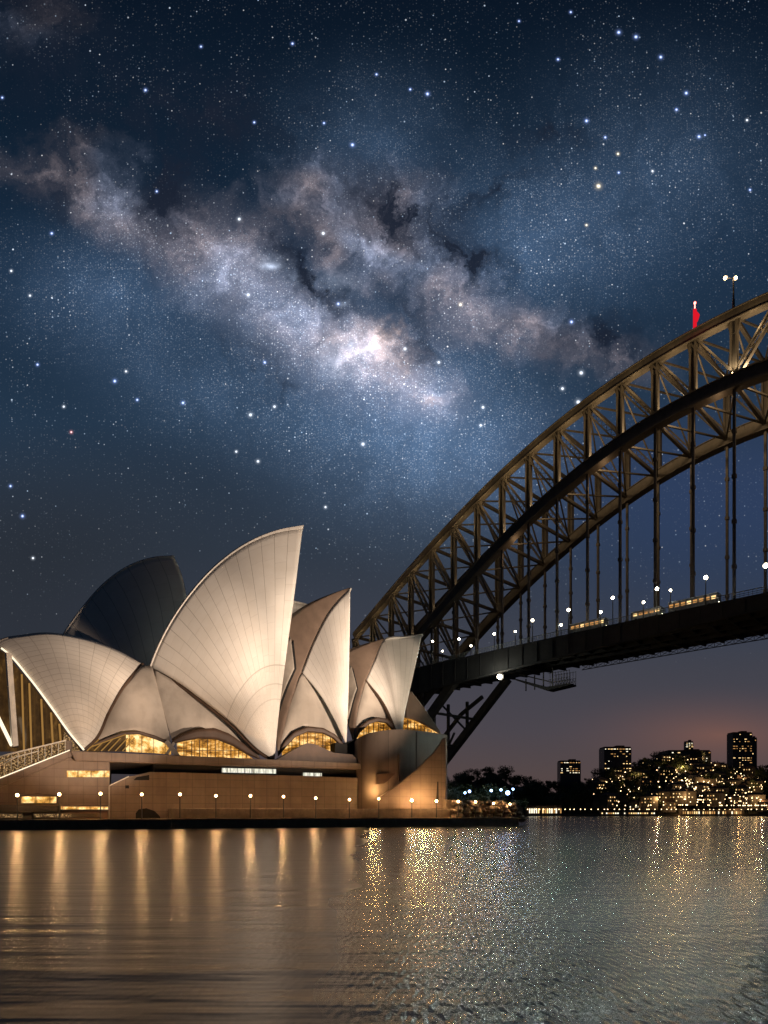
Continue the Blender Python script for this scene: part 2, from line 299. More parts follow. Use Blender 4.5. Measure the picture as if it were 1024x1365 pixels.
M = dict(
    shell_main=shellmat('tiled_shell', 15, .40), shell_row=shellmat('tiled_shell_rows', 9, 0, (.66, .61, .55), 22), shell_fan=shellmat('tiled_shell_fan', 11, 0),
    plain=surf('pale_concrete', (.47, .41, .35), (.41, .35, .29), .6, .25, 0, .05), brown=surf('brown_shade_face', (.19, .135, .10), (.15, .105, .08), .55, .3, 0, .05),  # brown carries the shade of the rear shell faces in its colour
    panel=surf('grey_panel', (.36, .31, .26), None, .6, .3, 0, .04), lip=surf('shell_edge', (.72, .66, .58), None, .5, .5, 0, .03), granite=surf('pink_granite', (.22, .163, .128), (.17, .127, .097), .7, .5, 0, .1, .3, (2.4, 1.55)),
    hood=surf('bronze_hood', (.10, .06, .04), None, .5, .4, 0, .05), dark=surf('dark_gap', (.015, .013, .012), None, .8), quay=surf('quay_stone', (.17, .13, .095), (.09, .07, .055), .8, .9, 0, .5),
    steel=surf('bridge_steel', (.105, .092, .078), (.07, .062, .054), .5, .8, .2, .15), deck=surf('deck_steel', (.05, .047, .043), None, .7, .4, 0, .1), asphalt=surf('asphalt', (.05, .05, .05), None, .9, 2),
    rail=surf('rail_paint', (.34, .35, .30), None, .6, 2), pole=surf('pole_paint', (.05, .05, .05), None, .6, 2), red=emit('red_glow', (1.0, .012, .03), .75),
    amber=glowglass('lit_foyer', (.10, .035, .004), (.75, .32, .045), (1.7, 1.1, .42), .9, .28, .75, .62, .34, .66), amber2=glowglass('lit_bar', (.20, .07, .01), (1.0, .5, .1), (1.8, 1.3, .6), .9, .5, .5, .45, .3, .62),
    foyer=glowglass('dim_foyer_glass', (.02, .010, .003), (.10, .048, .012), (.42, .21, .05), 1.0, .35, .18, .0001, .36, .74), cool=glowglass('cool_window', (.25, .22, .16), (.8, .78, .62), (1.2, 1.15, .95), .9, 1.6, .3, .7, .3, .6),
    speckle_glow=glowglass('speckled_glow', (.02, .01, .004), (.22, .11, .03), (1.9, 1.2, .55), 1.0, 3.0, 3.4, .0001, .40, .62), goldbar=emit('glowing_glazing_bar', (1.0, .52, .14), .35), whitebar=emit('glowing_edge', (1.0, .82, .58), 1.5),  # glazing-bar and edge materials glow in place of light falling on them
    warm=emit('warm_lamp', (1.0, .62, .28), 24), farwarm=emit('far_lamp', (1.0, .68, .34), 6), white=emit('white_lamp', (1.0, .86, .62), 30), cold=emit('cold_lamp', (.35, .55, 1.0), 10), redlamp=emit('red_lamp', (1.0, .15, .12), 9), win=emit('lit_window', (1.0, .66, .28), 1.6), winw=emit('lit_window_pale', (1.0, .9, .65), 1.7),
    wind=emit('lit_window_dim', (1.0, .5, .16), .6), wall=surf('night_wall', (.16, .13, .11), None, .8, .3), roof=surf('roof_tile', (.10, .06, .05), None, .8, 1), tower=surf('tower_glass', (.03, .032, .04), None, .25, .3), bus=surf('bus_paint', (.25, .28, .32), None, .4, 1), tyre=surf('tyre', (.02, .02, .02), None, .9),
    bark=surf('bark', (.05, .04, .03), None, .9, 3), soil=surf('headland', (.022, .022, .016), None, .95, .05))
def leafmat():
    m, t = newmat('leaves'); tc = t.n('ShaderNodeTexCoord').outputs['Object']; nz = t.n('ShaderNodeTexNoise', i_Vector=tc, i_Scale=.9, i_Detail=3.0)
    c = t.ramp(nz.outputs[0], [(.3, (.03, .05, .018)), (.7, (.085, .10, .04))]); p = t.n('ShaderNodeBsdfPrincipled', i_Base_Color=c, i_Roughness=.7)
    t.n('ShaderNodeOutputMaterial', i_0=p.outputs[0]); return m
M['leaf'] = leafmat()

# ------------------------------------------------------------------ water and land (the setting)
def watermat():
    m, t = newmat('harbour_water'); g = t.n('ShaderNodeNewGeometry').outputs['Position']; s = t.n('ShaderNodeSeparateXYZ', i_0=g)
    wob = t.n('ShaderNodeTexNoise', i_Vector=g, i_Scale=.08, i_Detail=3.0).outputs[0]
    # wind-ruffled water off the point, smoother water in the lee of the building
    d = t.m('ADD', t.m('SUBTRACT', s.outputs[0], t.m('MULTIPLY', s.outputs[1], .05)), t.m('MULTIPLY_ADD', wob, 6.0, -3.0))
    ruff = t.sstep(t.m('DIVIDE', d, t.m('MULTIPLY_ADD', s.outputs[1], .06, .8)), -1.5, 1.3)
    def nz(sx, sy, sc, det, ro, off):
        return t.n('ShaderNodeTexNoise', i_Vector=t.n('ShaderNodeMapping', i_0=g, i_1=(off, off, 0), i_3=(sx, sy, 1)).outputs[0], i_Scale=sc, i_Detail=det, i_Roughness=ro).outputs[0]
    swell = nz(.16, 1.0, .75, 3.0, .5, 0); chop = nz(1.0, .30, 9.5, 0.0, .4, 3.3); spark = nz(1.0, .45, 26.0, 1.0, .5, 7.1)
    b1 = t.n('ShaderNodeBump', i_Height=swell, i_Strength=1.0, i_Distance=t.m('MULTIPLY_ADD', ruff, .0, .10))
    b2 = t.n('ShaderNodeBump', i_Height=chop, i_Strength=1.0, i_Distance=t.m('MULTIPLY_ADD', ruff, .052, .004), i_Normal=b1.outputs[0])
    b3 = t.n('ShaderNodeBump', i_Height=spark, i_Strength=1.0, i_Distance=t.m('MULTIPLY_ADD', ruff, .011, .0008), i_Normal=b2.outputs[0])
    p = t.n('ShaderNodeBsdfPrincipled', i_Base_Color=(.003, .007, .008, 1), i_Roughness=t.m('MULTIPLY_ADD', ruff, -.14, .28), i_IOR=1.333, i_Normal=b3.outputs[0])
    t.n('ShaderNodeOutputMaterial', i_0=p.outputs[0]); return m
b = MB(); b.grid([[(x, y, 0) for x in (-4000, 0, 4000)] for y in (-60, 500, 5000)])
tag(b.build('water', watermat()), 'dark rippled harbour water with warm and silver reflections', 'water', kind='structure')

# ------------------------------------------------------------------ opera house frame of reference
E_ = np.array([110.2, 43.5])/math.hypot(110.2, 43.5); N_ = np.array([-E_[1], E_[0]])
Q0 = np.array([(0-512)/F*110, 110.0]); QN = float(Q0 @ N_)
def O(px, py, t):
    """a point on the upright plane t metres behind the quay edge, sighted along a bearing and elevation"""
    r = (px-512)/F; Y = (t+QN)/(r*N_[0]+N_[1]); return np.array([r*Y, Y, H-(py-1083)/F*Y])
def mirror(p, t0):
    d = float(p[:2] @ N_)-QN-t0; q = p.copy(); q[:2] -= 2*d*N_; return q
def loc(a, t, z=0): return np.array([*(Q0+E_*a+N_*t), z])
def resample(pts, n):
    pts = np.array(pts, float); d = np.r_[0, np.cumsum(np.hypot(*np.diff(pts[:, :2], axis=0).T))]; d /= d[-1]
    # smooth interpolation through the points
    x = np.linspace(0, 1, n); out = np.empty((n, pts.shape[1]))
    m = np.gradient(pts, d, axis=0) if len(pts) > 2 else np.repeat((pts[1:]-pts[:1]), 2, 0)
    for i, xx in enumerate(x):
        k = min(max(np.searchsorted(d, xx)-1, 0), len(d)-2); h = d[k+1]-d[k]; s = (xx-d[k])/h
        out[i] = (2*s**3-3*s**2+1)*pts[k]+(s**3-2*s**2+s)*h*m[k]+(-2*s**3+3*s**2)*pts[k+1]+(s**3-s**2)*h*m[k+1]
    return out
def fan(edge, foot, rim, lower, t0, bulge, nu=40, nv=28):
    """half of a vault: ribs fan from the foot to the ridge edge. edge: (px,py,t) from apex backwards; rim and lower: (px,py) from foot upwards."""
    ed = resample(edge, nu); tf = foot[2]
    def side(c, end):
        r = resample(c, nv); v = np.linspace(0, 1, nv); t = tf+(end[2]-tf)*v**1.6
        return np.array([O(x, y, tt) for (x, y), tt in zip(r, t)])
    R = side(rim, ed[0]); Lw = side(lower, ed[-1]); Fp = O(*foot)
    E3 = np.array([O(*p) for p in ed]); v = np.linspace(0, 1, nv)[:, None]
    D0 = R-(Fp+(E3[0]-Fp)*v); D1 = Lw-(Fp+(E3[-1]-Fp)*v)
    cols = []; uvs = []
    for i in range(nu):
        u = i/(nu-1); c = Fp+(E3[i]-Fp)*v+D0*(1-u)+D1*u
        c = c+np.outer(np.sin(np.pi*v[:, 0])**1.0*4*u*(1-u)*bulge, np.r_[-N_*.9, .25]); cols.append(c); uvs.append([(u, vv) for vv in v[:, 0]])
    return cols, uvs
def vault(name, parent, mat, cols, uvs, t0, thick=.7, both=True):
    for k, g in enumerate((cols, [[mirror(p, t0) for p in c] for c in cols])[:2 if both else 1]):
        b = MB(); b.grid(g, uvs); i, j = len(g)//2, len(g[0])//2
        nr = np.cross(np.array(g[i][j+1])-g[i][j], np.array(g[i+1][j])-g[i][j]); out = -N_ if k == 0 else N_
        q_ = b.build(name, mat, parent, True, thick, -1 if float(nr[:2] @ out) > 0 else 1)
        if k == 0: o = q_
    return o
def edgeline(name, parent, mat, pts, r):
    b = MB(); pts = [Vector(p) for p in pts]; rows = []
    for i, p in enumerate(pts):
        d = (pts[min(i+1, len(pts)-1)]-pts[max(i-1, 0)]).normalized(); a = d.cross(Vector((*N_, 0))).normalized(); c = d.cross(a)
        rows.append([p+(a*math.cos(k*math.pi/4)+c*math.sin(k*math.pi/4))*r for k in range(9)])
    b.grid(rows); return b.build(name, mat, parent, True)
def patch(top, bot, tf, nx=36, ny=14, bow=0.0):
    x0 = max(top[0][0], bot[0][0]); x1 = min(top[-1][0], bot[-1][0]); rows = []; uvs = []
    tx, ty = np.array(top, float).T; bx, by = np.array(bot, float).T
    for x in np.linspace(x0, x1, nx):
        a, c = np.interp(x, tx, ty), np.interp(x, bx, by); c = max(c, a+.02)
        col = []
        for j in range(ny):
            y = a+(c-a)*j/(ny-1); p = O(x, y, tf(x, y)-bow*math.sin(math.pi*j/(ny-1))*math.sin(math.pi*(x-x0)/(x1-x0))); col.append(p)
        rows.append(col); uvs.append([((p[:2]-Q0) @ E_, p[2]) for p in col])
    return rows, uvs
def piece(name, parent, mat, top, bot, tf, thick=.5, nx=36, ny=14, bow=0.0, sm=True):
    b = MB(); r, u = patch(top, bot, tf, nx, ny, bow); b.grid(r, u); return b.build(name, mat, parent, sm, thick, 0)
def prism(poly, t, depth, b=None):
    b = b or MB(); f_ = [O(x, y, t) for x, y in poly]; k = [p+np.r_[N_*depth, 0] for p in f_]; n = len(poly)
    uv = [((p[:2]-Q0) @ E_, p[2]) for p in f_+k]
    b.add(f_+k, [tuple(range(n))[::-1], tuple(range(n, 2*n))]+[(i, (i+1) % n, n+(i+1) % n, n+i) for i in range(n)], uv); return b
BD = (-.712, .702)
T0 = 28.0
base = loc(60, 20)
opera = empty('opera_house', base, 'white opera house with tall sail shaped roof shells on a brown granite podium', 'opera house')
# largest shell
MAIN = dict(edge=[(404, 700, T0), (370, 706, T0), (330, 722, T0), (290, 750, T0), (255, 787, T0), (225, 830, T0), (205, 870, T0), (198, 888, T0)], foot=(366, 1013, 12.5),
            rim=[(366, 1013), (371, 960), (381, 880), (393, 790), (404, 700)], lower=[(366, 1013), (345, 1000), (310, 966), (265, 930), (230, 905), (198, 888)])
c_, u_ = fan(**MAIN, t0=T0, bulge=3.2); vault('roof_shell', opera, M['shell_main'], c_, u_, T0)['label'] = 'tallest pale floodlit shell'
edgeline('shell_edge', opera, M['hood'], [p+np.r_[N_*.5, -.3] for p in c_[-1]], .35)
# south shell, mouth to the left
S1 = dict(edge=[(-9, 857, T0), (0, 852, T0), (30, 846, T0), (60, 843, T0), (100, 848, T0), (130, 856, T0), (160, 868, T0), (190, 885, T0)], foot=(112, 1000, 12.5),
          rim=[(112, 1000), (95, 980), (70, 945), (40, 905), (8, 869), (-9, 857)], lower=[(112, 1000), (128, 985), (145, 950), (165, 915), (190, 885)])
c_, u_ = fan(**S1, t0=T0, bulge=2.2); vault('roof_shell', opera, M['shell_row'], c_, u_, T0)['label'] = 'low shell opening to the left over a glass wall'
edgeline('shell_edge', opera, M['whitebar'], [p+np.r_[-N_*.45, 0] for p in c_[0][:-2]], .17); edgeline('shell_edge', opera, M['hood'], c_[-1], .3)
# middle shell: fanned face and side face
S3 = dict(edge=[(467, 783, T0), (455, 795, T0-.8), (440, 813, T0-2), (420, 850, T0-4.5), (402, 896, T0-8)], foot=(462, 993, 12.0),
          rim=[(462, 993), (464.5, 930), (466, 860), (467, 783)], lower=[(462, 993), (445, 958), (425, 924), (402, 896)])
c3, u_ = fan(**S3, t0=T0, bulge=1.2); vault('roof_shell', opera, M['shell_fan'], c3, u_, T0)['label'] = 'pointed middle shell with a bright right face'
S4 = dict(edge=[(563, 845, T0), (540, 848, T0), (512, 852, T0), (500, 878, T0-3), (488, 906, T0-8)], foot=(534, 992, 12.5),
          rim=[(534, 992), (540, 950), (550, 905), (563, 845)], lower=[(534, 992), (525, 965), (510, 934), (488, 906)])
c4, u_ = fan(**S4, t0=T0, bulge=1.0); vault('roof_shell', opera, M['shell_fan'], c4, u_, T0)['label'] = 'flat topped shell nearest the bridge'
edgeline('shell_edge', opera, M['hood'], [p+np.r_[N_*.35, -.3] for p in c4[-1]], .5)
# dark concert hall shells behind
T1 = 72.0
S5 = dict(edge=[(231, 740, T1), (205, 742, T1), (170, 754, T1), (140, 775, T1), (110, 808, T1), (84, 844, T1), (62, 885, T1)], foot=(200, 985, 54.0),
          rim=[(200, 985), (236, 930), (250, 860), (249, 797), (242, 765), (231, 740)], lower=[(200, 985), (120, 945), (62, 885)])
c_, u_ = fan(**S5, t0=T1, bulge=3); vault('roof_shell', opera, M['shell_fan'], c_, u_, T1)['label'] = 'unlit dark shell of the hall behind'
S6 = dict(edge=[(452, 826, T1), (413, 806, T1), (388, 800, T1), (360, 800, T1)], foot=(430, 990, 56.0), rim=[(430, 990), (445, 900), (452, 826)], lower=[(430, 990), (370, 900), (360, 800)])
c_, u_ = fan(**S6, t0=T1, bulge=1); vault('roof_shell', opera, M['shell_fan'], c_, u_, T1)
# rear faces of the middle and north shells, their shade painted in as brown
def rear(ridge, near, sag, jr=(0, 1), ir=(0, 1), off=0.0, n=26):
    A = np.array([O(*p) for p in resample(ridge, n)]); B = np.array([O(*p) for p in resample(near, n)]); rows = []; uvs = []
    for i in np.linspace(ir[0], ir[1], n):
        k = i*(n-1); k0 = min(int(k), n-2); f_ = k-k0; a = A[k0]*(1-f_)+A[k0+1]*f_; bb = B[k0]*(1-f_)+B[k0+1]*f_
        r = [a+(bb-a)*s+np.r_[-N_*(sag*4*s*(1-s)*i+off), 0] for s in np.linspace(jr[0], jr[1], 12)]; rows.append(r); uvs.append([(i, s) for s in np.linspace(0, 1, 12)])
    return rows, uvs
R3 = ([(466, 784, T0), (440, 793, T0), (410, 806, T0), (380, 826, T0), (340, 856, T0)], [(466, 784, T0+.1), (440, 813.5, T0-1.7), (420, 850.5, T0-4.2), (402, 896.5, T0-7.7), (385, 945, T0-12), (371, 1006, 12.6)])
R4 = ([(511, 852, T0), (490, 858, T0), (465, 867, T0), (436, 886, T0)], [(511.5, 852.5, T0+.1), (500, 878.5, T0-2.7), (488, 906.5, T0-7.7), (477, 945, T0-12), (471, 990, 13.0)])
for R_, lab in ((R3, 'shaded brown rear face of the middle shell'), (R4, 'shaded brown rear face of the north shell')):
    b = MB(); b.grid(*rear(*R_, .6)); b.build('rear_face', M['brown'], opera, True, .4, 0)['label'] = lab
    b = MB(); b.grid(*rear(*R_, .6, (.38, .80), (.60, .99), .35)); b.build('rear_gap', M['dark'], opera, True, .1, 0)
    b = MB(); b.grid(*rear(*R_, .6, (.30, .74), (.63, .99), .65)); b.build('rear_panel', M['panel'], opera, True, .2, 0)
# side faces with hooded arches
sf = lambda y0, y1, t0_, t1_: (lambda x, y: t0_+(t1_-t0_)*min(1, max(0, (y-y0)/(y1-y0)))**.8)
piece('side_shell', opera, M['plain'], [(122, 997), (129, 986), (146, 951), (166, 916), (190, 887), (203, 890), (214, 935), (227, 988)], [(122, 998), (145, 983), (165, 976), (185, 975), (206, 981), (227, 990)], sf(886, 990, 27.0, 15.5), bow=.8)
piece('side_shell', opera, M['plain'], [(206, 894), (231, 908), (266, 933), (310, 970), (345, 1006)], [(206, 898), (216, 942), (229, 988), (245, 979), (262, 973), (285, 971), (305, 979), (325, 993), (345, 1010)], sf(890, 1005, 27.2, 14.5), bow=.8)
piece('side_shell', opera, M['plain'], [(371, 1004), (385, 945), (402, 896), (425, 925), (446, 960), (456, 980)], [(371, 1006), (380, 988), (392, 976), (410, 969), (430, 971), (446, 980), (456, 992)], sf(896, 985, 20.5, 14.0), bow=.8)['label'] = 'brightest side face below the middle shell'
piece('side_shell', opera, M['plain'], [(472, 984), (478, 945), (488, 906), (510, 935), (525, 966), (532, 987)], [(472, 988), (478, 970), (490, 961), (503, 957), (516, 959), (526, 970), (532, 990)], sf(906, 975, 20.6, 14.5), bow=.6)
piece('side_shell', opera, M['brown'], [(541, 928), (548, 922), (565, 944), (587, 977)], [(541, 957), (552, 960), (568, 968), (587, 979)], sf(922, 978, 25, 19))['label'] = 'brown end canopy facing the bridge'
for (tp, bt, tt) in (
        ([(229, 988), (245, 978.5), (262, 972.5), (285, 970.5), (305, 978), (325, 992), (346, 1010)], [(229, 992), (245, 988), (265, 984.5), (288, 985.5), (310, 994), (328, 1005), (346, 1012)], 13.9),
        ([(112, 998), (140, 985), (165, 976), (185, 974.5), (206, 980.5), (228, 990)], [(112, 1000), (140, 988), (165, 979.5), (185, 978.5), (206, 985), (228, 994)], 14.3),
        ([(371, 1004), (380, 987), (392, 975.5), (410, 968.5), (430, 970.5), (446, 979), (458, 992)], [(371, 1008), (381, 996), (393, 983), (410, 976), (430, 977.5), (444, 984), (458, 998)], 13.4),
        ([(471, 986), (478, 969.5), (490, 960.5), (503, 956.5), (516, 958.5), (526, 969), (535, 990)], [(471, 992), (479, 977), (491, 966), (503, 962), (515, 964), (524, 974), (535, 992)], 13.9)):
    piece('arch_hood', opera, M['hood'], tp, bt, lambda x, y, tt=tt: tt, .9, 40, 4)
for (tp, bt, tt, mt, lab) in (
        ([(236, 990), (265, 984), (288, 985), (310, 993), (338, 1012)], [(236, 1008), (265, 1009), (300, 1011), (338, 1013)], 15.6, 'amber', None),
        ([(163, 979), (185, 978), (206, 984), (228, 993)], [(163, 1002), (185, 1003), (206, 1004), (228, 1006)], 16.0, 'amber2', None),
        ([(376, 996), (393, 982), (410, 975), (430, 976.5), (448, 987)], [(376, 1012), (410, 1012), (430, 1012), (448, 1012)], 15.4, 'amber', None),
        ([(476, 978), (491, 965), (503, 961), (515, 963), (524, 974)], [(476, 992), (491, 992), (515, 992), (524, 992)], 15.8, 'amber', None),
        ([(538, 956), (552, 960), (568, 968), (585, 978)], [(538, 976), (552, 978), (568, 981), (585, 984)], 18.6, 'amber', None)):
    piece('glass_wall', opera, M[mt], tp, bt, lambda x, y, tt=tt: tt, .1, 30, 5, 0, False)
# sloping glazed lean-to left of the first arch, with its tilted bars
b = MB()
for k in range(6):
    x = 116+k*9.5; b.beam(O(x, 1001, 13.2), O(x+16, 981.5-k*.4+4, 14.6), .16)
b.beam(O(112, 999, 13.5), O(168, 979, 13.9), .2)
b.build('mullion', M['goldbar'], opera)
piece('glass_wall', opera, M['foyer'], [(112, 999), (140, 987), (168, 979)], [(112, 1001), (140, 1002), (168, 1002)], lambda x, y: 14.9, .1, 20, 4, 0, False)
# window bars of the arches
for x0, x1, yt, yb, tt, n_ in ((240, 334, 985, 1010, 15.3, 9), (384, 446, 977, 1004, 15.1, 6), (482, 521, 964, 984, 15.5, 6), (541, 582, 958, 980, 18.3, 9)):
    b = MB()
    for k in range(n_):
        x = x0+(x1-x0)*(k+.5)/n_; mid = abs(k+.5-n_/2)/(n_/2)
        top_y = yt+(1.0 if x0 != 541 else 0)*6*mid**2 if x0 != 541 else yt+20*(x-541)/44
        b.beam(O(x, top_y, tt), O(x, yb, tt), .13)
    b.beam(O(x0, (yt+yb)/2+3, tt), O(x1, (yt+yb)/2+3, tt), .1); b.build('mullion', M['hood'], opera)
# columns
b = MB(); b.beam(O(222, 988, 13.2), O(238, 1009, 12.6), .8); b.beam(O(232, 990, 13.2), O(222, 1006, 13.0), .5); b.build('column', M['plain'], opera)
# south glass wall with tall mullions, centre post and far rim
piece('glass_wall', opera, M['foyer'], [(-9, 859), (8, 872), (40, 909), (70, 949), (94, 984), (106, 998)], [(-9, 1002), (40, 1002), (106, 1000)], lambda x, y: 21.5-.085*(x-10)+.02*(1000-y), .1, 40, 10, 0, False)
b = MB()
for x, yt in ((30, 897), (40, 909), (56, 930), (69, 948), (80, 963), (90, 978)):
    b.beam(O(x-1, yt+2, 20.6-.085*(x-10)+.02*(1000-yt)), O(x+2, 1000, 20.6-.085*(x-10)), .26)
b.build('mullion', M['goldbar'], opera)
b = MB(); b.beam(O(11, 871, 20.0), O(20, 996, 18.2), .95); b.build('column', M['lip'], opera)
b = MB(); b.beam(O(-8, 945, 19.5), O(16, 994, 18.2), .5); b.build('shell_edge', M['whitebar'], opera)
piece('glass_wall', opera, M['speckle_glow'], [(85, 975), (94, 984), (106, 998)], [(85, 1001), (94, 1001), (106, 1001)], lambda x, y: 13.6, .1, 10, 4, 0, False)
# podium: parapet, walls, stair flank
prism([(94, 1000.5), (146, 1003.2), (503, 1018.5), (503, 1026), (146, 1015.5), (100, 1014)], 8.0, 42).build('parapet', M['granite'], opera, bevel=.1)
prism([(146, 1048.5), (172, 1035.5), (200, 1029), (234, 1029.5), (502, 1037), (502, 1100), (146, 1104)], 9.0, 42).build('podium_wall', M['granite'], opera, bevel=.08)
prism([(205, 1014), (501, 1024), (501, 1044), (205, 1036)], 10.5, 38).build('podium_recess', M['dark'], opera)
prism([(-120, 1075), (-60, 1062), (94, 1001), (100, 1014), (146, 1016), (146, 1060), (146, 1104), (-120, 1110)], 9.6, 38).build('stair_flank', M['granite'], opera)
prism([(-60, 1061), (0, 1037.2), (94, 1000), (99, 1007), (0, 1050), (-60, 1078)], 8.6, .9).build('stair_beam', M['granite'], opera, bevel=.1)
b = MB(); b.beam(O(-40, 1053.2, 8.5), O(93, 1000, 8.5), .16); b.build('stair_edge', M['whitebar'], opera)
b = MB()
for k in range(22): # treads of the broad stair behind the flank
    x = -60+k*7; y = 1045-k*2.75; b.add(*[[*[O(x, y, 11), O(x+8, y, 11), O(x+8, 1050, 11), O(x, 1060, 11)], *[O(x, y, 11)+np.r_[N_*30, 0], O(x+8, y, 11)+np.r_[N_*30, 0], O(x+8, 1050, 11)+np.r_[N_*30, 0], O(x, 1060, 11)+np.r_[N_*30, 0]]], [(3, 2, 1, 0), (4, 5, 6, 7), (0, 1, 5, 4), (1, 2, 6, 5), (2, 3, 7, 6), (3, 0, 4, 7)]])
b.build('stair', M['granite'], opera)
piece('stair_glow', opera, M['speckle_glow'], [(-40, 1015), (0, 1009), (45, 998), (88, 988)], [(-40, 1050), (0, 1036), (45, 1019), (88, 1003)], lambda x, y: 10.4, .08, 30, 6, 0, False)['label'] = 'glittering glow panel for lights and people on the broad stair'  # added glowing panel in place of people and lights on the stair
b = MB(); b.beam(O(-40, 1018, 9.9), O(88, 987, 9.9), .22); b.beam(O(-40, 1026, 9.9), O(52, 1001, 9.9), .14); b.beam(O(0, 1021, 9.9), O(24, 1008, 9.9), .16)
for k in range(14): b.beam(O(-30+k*9, 1015.6-k*2.18, 9.9), O(-30+k*9, 1040-k*2.9, 9.9), .07)
b.build('balustrade', M['lip'], opera)
# windows of the podium
for x0, x1, y0, y1, tt, mt in ((89, 146, 1027.5, 1036, 9.5, 'amber2'), (296, 368, 1023.8, 1029.8, 10.4, 'cool'), (404, 429, 1030, 1034.5, 10.4, 'cool')):
    y2 = y0+(y1-y0); sl = .022 if mt == 'cool' else 0.0
    piece('window', opera, M[mt], [(x0, y0), (x1, y0+sl*(x1-x0))], [(x0, y1), (x1, y1+sl*(x1-x0))], lambda x, y, tt=tt: tt, .08, 12, 3, 0, False)
b = MB(); b = prism([(182, 1036), (199, 1033), (199, 1040), (178, 1040)], 8.9, 1, b); b = prism([(167, 1047), (172, 1047), (172, 1051), (167, 1051)], 8.9, 1, b); b.build('vent', M['dark'], opera)
b = MB(); b.beam(O(145.5, 1047.5, 8.9), O(172, 1035, 8.9), .18); b.beam(O(145.5, 1048, 8.9), O(145.5, 1092, 8.9), .1); b.build('wall_edge', M['lip'], opera)
b = prism([(181, 1094), (181, 1084), (185, 1079), (195, 1077.5), (206, 1081), (213, 1088), (216, 1097), (181, 1098)], 8.8, 1); b.build('tunnel_mouth', M['dark'], opera)
# dark roofs in front of the third arch
prism([(368, 1013.5), (398, 996), (410, 990.5), (420, 992), (445, 1003.5), (470, 1006), (482, 1018), (368, 1015)], 9.2, 5).build('canopy', M['hood'], opera)
prism([(446, 1016), (447, 990), (462, 992), (476, 985), (480, 1018)], 12.0, 10).build('canopy', M['dark'], opera)
# rounded north end of the podium
pl = [(474, 16), (475, 12), (480, 8.6), (490, 6.8), (505, 5.6), (520, 5.2), (535, 5.6), (550, 6.6), (566, 8.0), (580, 9.6), (592, 11.5), (594, 14)]
bt = np.array([O(x, 1075, t) for x, t in pl]); bt[:, 2] = 2.0
zt = [float(O(x, y, t)[2]) for (x, t), y in zip(pl, (1000, 990, 984, 978.5, 975, 973, 972.5, 973.5, 975.5, 977.5, 979.5, 980))]
b = MB(); b.grid([[np.r_[p[:2], 2.0], np.r_[p[:2], z]] for p, z in zip(bt, zt)], [[(i, 0), (i, 1)] for i in range(len(bt))]); b.build('end_wall', M['granite'], opera, True, .8, 0)['label'] = 'rounded golden end wall'
b = MB(); n_ = len(bt); top = [np.r_[p[:2], z-.3] for p, z in zip(bt, zt)]; bk = [np.r_[p[:2]+N_*22, z-.3] for p, z in zip(bt, zt)]; b.grid([top, bk]); b.build('end_terrace', M['granite'], opera, False, .5, -1)
b = MB()
for x, t, y0, y1 in ((555, 7.0, 976, 1052), (532, 5.4, 1005, 1042)): b.beam(O(x, y0, t-.45), O(x, y1, t-.45), .3, .2)
b.build('wall_seam', M['hood'], opera)
prism([(505, 1064), (528, 1048), (556, 1026), (580, 1002), (592, 984), (594.5, 983), (594.5, 1078), (505, 1078)], 3.2, .8).build('end_wedge', M['granite'], opera, bevel=.06)  # wedge block following the dark diagonal across the end wall
prism([(503, 1031.5), (527, 1031), (517, 1041), (512, 1044.5), (503, 1045.5)], 4.6, 4).build('stair_landing', M['hood'], opera)
prism([(582, 1066), (583.5, 1042), (584.5, 1042), (585, 1066)], 2.6, .15).build('slit', M['dark'], opera)

# quay and low pavilions
q = empty('quay_wall', loc(60, 1), 'dark stone quay wall along the water below the opera house', 'quay')
def quaybox(px0, px1, y0, y1, t, d, name, mat=None):
    a0 = float((O(px0, 1083, t)[:2]-Q0) @ E_); a1 = float((O(px1, 1083, t)[:2]-Q0) @ E_)
    m_ = (px0+px1)/2; z1 = O(m_, y0, t)[2]; z0 = O(m_, y1, t)[2] if y1 else -1.0
    b = MB(); vs = [loc(a, tt, z) for z in (z0, z1) for a, tt in ((a0, t), (a1, t), (a1, t+d), (a0, t+d))]
    b.add(vs, [(3, 2, 1, 0), (4, 5, 6, 7), (0, 1, 5, 4), (1, 2, 6, 5), (2, 3, 7, 6), (3, 0, 4, 7)], [((v[:2]-Q0) @ E_, v[2]) for v in vs]); return b.build(name, mat or M['quay'], q, bevel=.08)
quaybox(228, 692, 1090.5, None, 0, 60, 'lower_wall'); quaybox(228, 600, 1078, 1091, 1.2, 50, 'upper_wall'); quaybox(-200, 229, 1092.5, None, -.4, 60, 'lower_wall')
b = prism([(594, 1066), (640, 1067.5), (672, 1070), (692, 1073), (697, 1077), (699, 1092), (596, 1092)], 1.6, 26); b.build('earth_bank', M['quay'], q)
b = MB()
for k in range(60):
    x = 600+random.random()*97; y = 1070+random.random()*22+max(0, (x-670))*.12; p = O(x, y, 1.3); r = .5+random.random()*.8
    b.ball(p, r, 6, 4, .7)
b.build('rock', M['quay'], q)
pav = empty('waterside_pavilion', loc(8, 4), 'low lit waterside pavilion with dark roof under the broad stair', 'pavilion')
prism([(-80, 1071), (80, 1074.5), (80, 1083), (-80, 1083)], 2.6, 5).build('roof', M['dark'], pav)
prism([(-80, 1082.5), (144, 1081.5), (144, 1094), (-80, 1098)], 5.0, 3).build('wall', M['hood'], pav)
